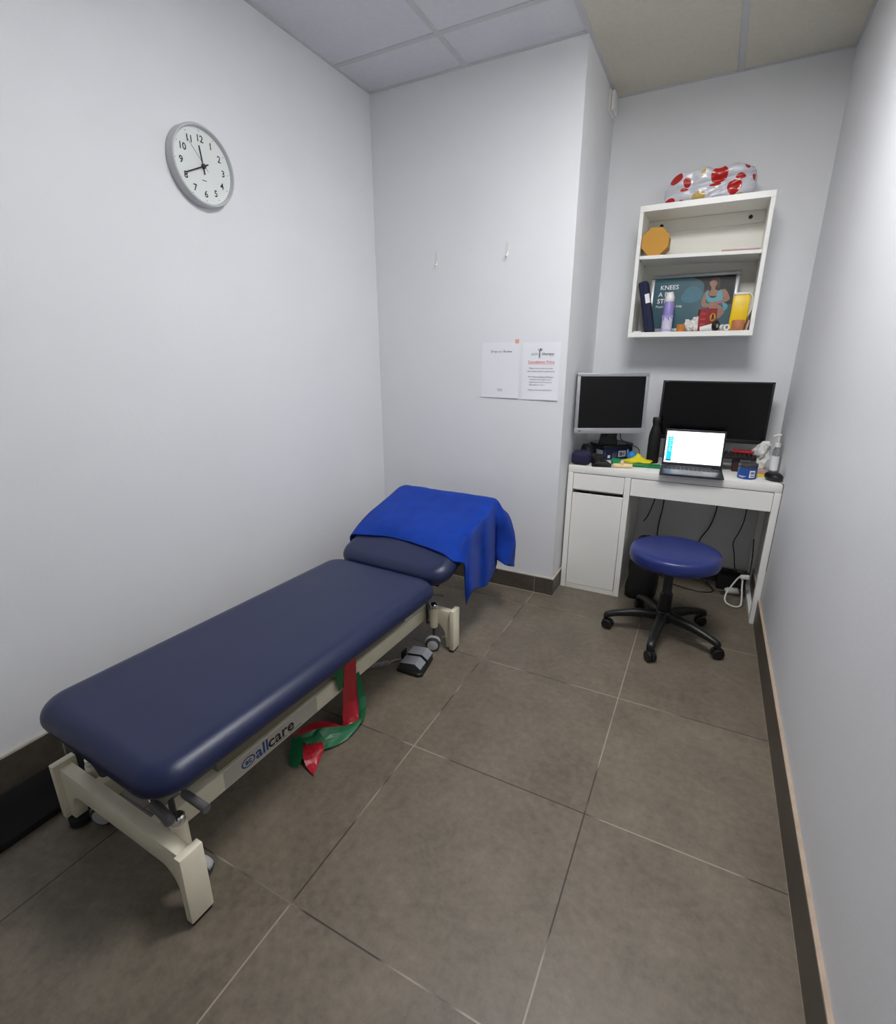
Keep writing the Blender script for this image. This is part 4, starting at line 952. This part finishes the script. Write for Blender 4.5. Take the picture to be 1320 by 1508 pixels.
b = B(); b.tube([(SC[0]+.03, SC[1]+.02, .372), (SC[0]+.12, SC[1]+.05, .374), (SC[0]+.165, SC[1]+.06, .372)], .005, smooth=4); b.done('height_lever', M['blackp'], st)
for k in range(5):
    a = math.radians(-96+72*k); d = Vector((math.cos(a), math.sin(a), 0)); s = Vector((-d.y, d.x, 0)); c0 = Vector((*SC, 0))
    b = B(); rings = []
    for r, zc, hw, hh in ((.028, .108, .027, .026), (.08, .108, .0245, .024), (.15, .102, .0215, .020), (.22, .088, .0185, .016), (.252, .078, .0175, .016), (.270, .068, .0165, .018), (.276, .062, .0135, .014)):
        c = c0+d*r+Vector((0, 0, zc)); rg = []
        for i in range(16):
            t = 2*PI*i/16; cx, sx_ = math.cos(t), math.sin(t); p = 2.6
            l = (abs(cx)**p+abs(sx_)**p)**(1/p); rg.append(b.bm.verts.new(c+s*(hw*cx/l)+Vector((0, 0, hh*sx_/l))))
        rings.append(rg)
    for r0, r1 in zip(rings, rings[1:]):
        for i in range(16): b.bm.faces.new((r0[i], r0[(i+1) % 16], r1[(i+1) % 16], r1[i]))
    b.bm.faces.new(rings[0][::-1]); b.bm.faces.new(rings[-1]); b.done('leg', M['blackp'], st)
    sw = math.radians((35, 110, 300, 200, 75)[k]); cc = c0+d*.262
    WMx = Matrix.Translation((cc.x, cc.y, .0)) @ Matrix.Rotation(sw, 4, 'Z')
    b = B()
    for x in (-.012, .012):
        WX = WMx @ Matrix.Translation((x, -.008, .0262)) @ Matrix.Rotation(PI/2, 4, 'Y')
        b.lathe([(.006, -.0085), (.022, -.0085), (.026, -.005), (.026, .005), (.022, .0085), (.006, .0085)], n=24, mtx=WX)
    b.cyl(WMx @ Vector((0, 0, .03)), WMx @ Vector((0, 0, .066)), .0055, n=12)
    ct = b.done('castor', M['blackp'], st)
    b = B(); HX = WMx @ Matrix.Translation((0, -.008, .0262)) @ Matrix.Rotation(PI/2, 4, 'Y'); hood = []
    for i in range(11):
        t = PI*(-.05+1.1*i/10); hood.append((-.0285*math.sin(t), .0285*math.cos(t)))
    for (u, v), (u2, v2) in zip(hood, hood[1:]):
        b.poly([HX @ Vector((u, v, -.0035)), HX @ Vector((u2, v2, -.0035)), HX @ Vector((u2, v2, .0035)), HX @ Vector((u, v, .0035))])
    b.done('castor_hood', M['blackp'], ct, solid=.002)

# ------------------------------------------------------------------ under the desk
bg = thing('black_bag', (.57, 2.25, 0), 'black fabric bag standing on the floor beside the desk cupboard', 'bag')
b = B(); tb = lump(.085, .135, .17, .008, 12, 31, sq=5, n=4)
for v in tb.verts:
    k = (v.co.z+.17)/.34; v.co.y *= 1-.18*k; v.co.x = v.co.x*(1-.15*k)+.012*k
b.merge(tb, 0, Matrix.Translation((.555, 2.245, .1635)) ); b.done('bag_body', M['blackm'], bg, smooth=60)
b = B(); b.tube([(.535, 2.20, .322), (.54, 2.215, .334), (.555, 2.25, .338), (.56, 2.29, .334), (.56, 2.305, .322)], .007, smooth=5); b.done('handle', M['blackm'], bg)
b = B(); b.box(.945, 1.088, 2.50, 2.590, 0, .085, bev=.006)
tag(b.done('power_supply', M['blackm'], origin=(1.01, 2.545, 0)), 'black power supply box on the floor against the back wall under the desk', 'power supply')
ps2 = thing('power_adapter', (1.035, 2.482, 0), 'white plug adapter lying on the floor before the black power supply', 'adapter', rz=math.radians(18))
b = B(); b.box(-.036, .034, -.016, .016, 0, .030, bev=.009, seg=4); b.box(-.046, -.034, -.012, .012, .004, .024, bev=.004); b.done('adapter_body', M['whitep'], ps2, local=True)
def cable(name, pts, r, m, label, o):
    b = B(); b.tube(pts, r, n=8, smooth=7); return tag(b.done(name, m, origin=o), label, 'cable')
cable('cable', [(.545, 2.575, .55), (.545, 2.57, .48), (.52, 2.55, .38), (.50, 2.53, .345)], .0032, M['blackp'], 'black cable curving down behind the stool beside the cupboard', (.53, 2.56, .45))
cable('cable', [(.595, 2.58, .55), (.597, 2.585, .45), (.585, 2.59, .25), (.63, 2.56, .02), (.70, 2.45, .005), (.85, 2.40, .0045), (.93, 2.44, .0045), (.90, 2.50, .02), (.80, 2.55, .06), (.70, 2.585, .10)], .0035, M['blackp'], 'black cable hanging straight down and looping over the floor behind the stool', (.6, 2.5, .0))
cable('cable', [(.885, 2.585, .55), (.885, 2.588, .45), (.865, 2.585, .35), (.82, 2.58, .24), (.84, 2.565, .10), (.93, 2.47, .006), (.98, 2.455, .005), (1.0, 2.47, .012)], .0035, M['blackp'], 'black cable hanging right of the stool seat under the desk', (.88, 2.58, .3))
cable('cable', [(1.035, 2.588, .55), (1.035, 2.588, .42), (1.02, 2.588, .34), (1.0, 2.588, .27), (1.015, 2.585, .20), (1.03, 2.57, .12), (1.055, 2.48, .045), (1.07, 2.45, .008), (1.03, 2.44, .005), (.97, 2.43, .005)], .0028, M['blackp'], 'thin black cable with a kink hanging near the right desk leg', (1.02, 2.58, .3))
plg = thing('mains_plug', (1.085, 2.42, .10), 'white mains plug and looping white cable beside the right desk leg', 'plug')
b = B(); b.box(-.022, .022, -.012, .012, -.010, .012, bev=.005, mtx=Matrix.Translation((1.068, 2.36, .155)) @ Matrix.Rotation(-.15, 4, 'Y')); b.done('plug', M['whitep'], plg)
b = B(); b.tube([(1.048, 2.36, .156), (1.035, 2.36, .14), (1.01, 2.35, .09), (.99, 2.335, .04), (.995, 2.31, .010), (1.03, 2.28, .006), (1.06, 2.29, .008), (1.068, 2.30, .03), (1.062, 2.34, .10), (1.06, 2.37, .145)], .0045, n=10, smooth=7); b.done('cable', M['whitecab'], plg)
b = B(); b.tube([(1.09, 2.38, .172), (1.06, 2.375, .172), (1.03, 2.38, .176), (1.02, 2.40, .17)], .007, smooth=4); b.tube([(1.09, 2.38, .172), (1.094, 2.45, .25), (1.092, 2.52, .33)], .003, smooth=5); b.done('cable', M['blackp'], plg)

# ------------------------------------------------------------------ camera, world, view
cam = bpy.data.cameras.new('camera'); co = bpy.data.objects.new('camera', cam); COL.objects.link(co)
yaw, pitch, roll, f = -.4771, -.3028, -.0005, 733.83
cy, sy, cp_, sp2 = math.cos(yaw), math.sin(yaw), math.cos(pitch), math.sin(pitch)
fwd = Vector((sy*cp_, cy*cp_, sp2)); right = Vector((cy, -sy, 0)); up = right.cross(fwd)
r2 = right*math.cos(roll)+up*math.sin(roll); u2 = up*math.cos(roll)-right*math.sin(roll)
mw = Matrix((r2, u2, -fwd)).transposed().to_4x4(); mw.translation = (.7688, -.6229, 1.3179)
co.matrix_world = mw
cam.sensor_fit = 'VERTICAL'; cam.sensor_height = 24; cam.lens = 24*f/1508; cam.clip_start = .02
scn.camera = co
w = bpy.data.worlds.new('world'); scn.world = w; w.use_nodes = True
w.node_tree.nodes['Background'].inputs[0].default_value = (.05, .05, .055, 1); w.node_tree.nodes['Background'].inputs[1].default_value = 0.3
vs = scn.view_settings; vs.view_transform = 'Standard'; vs.look = 'None'; vs.exposure = 0.64; vs.gamma = 1.0; vs.use_curve_mapping = False
scn.cycles.max_bounces = 8; scn.cycles.diffuse_bounces = 5
try: scn.cycles.use_denoising = True
except Exception: pass
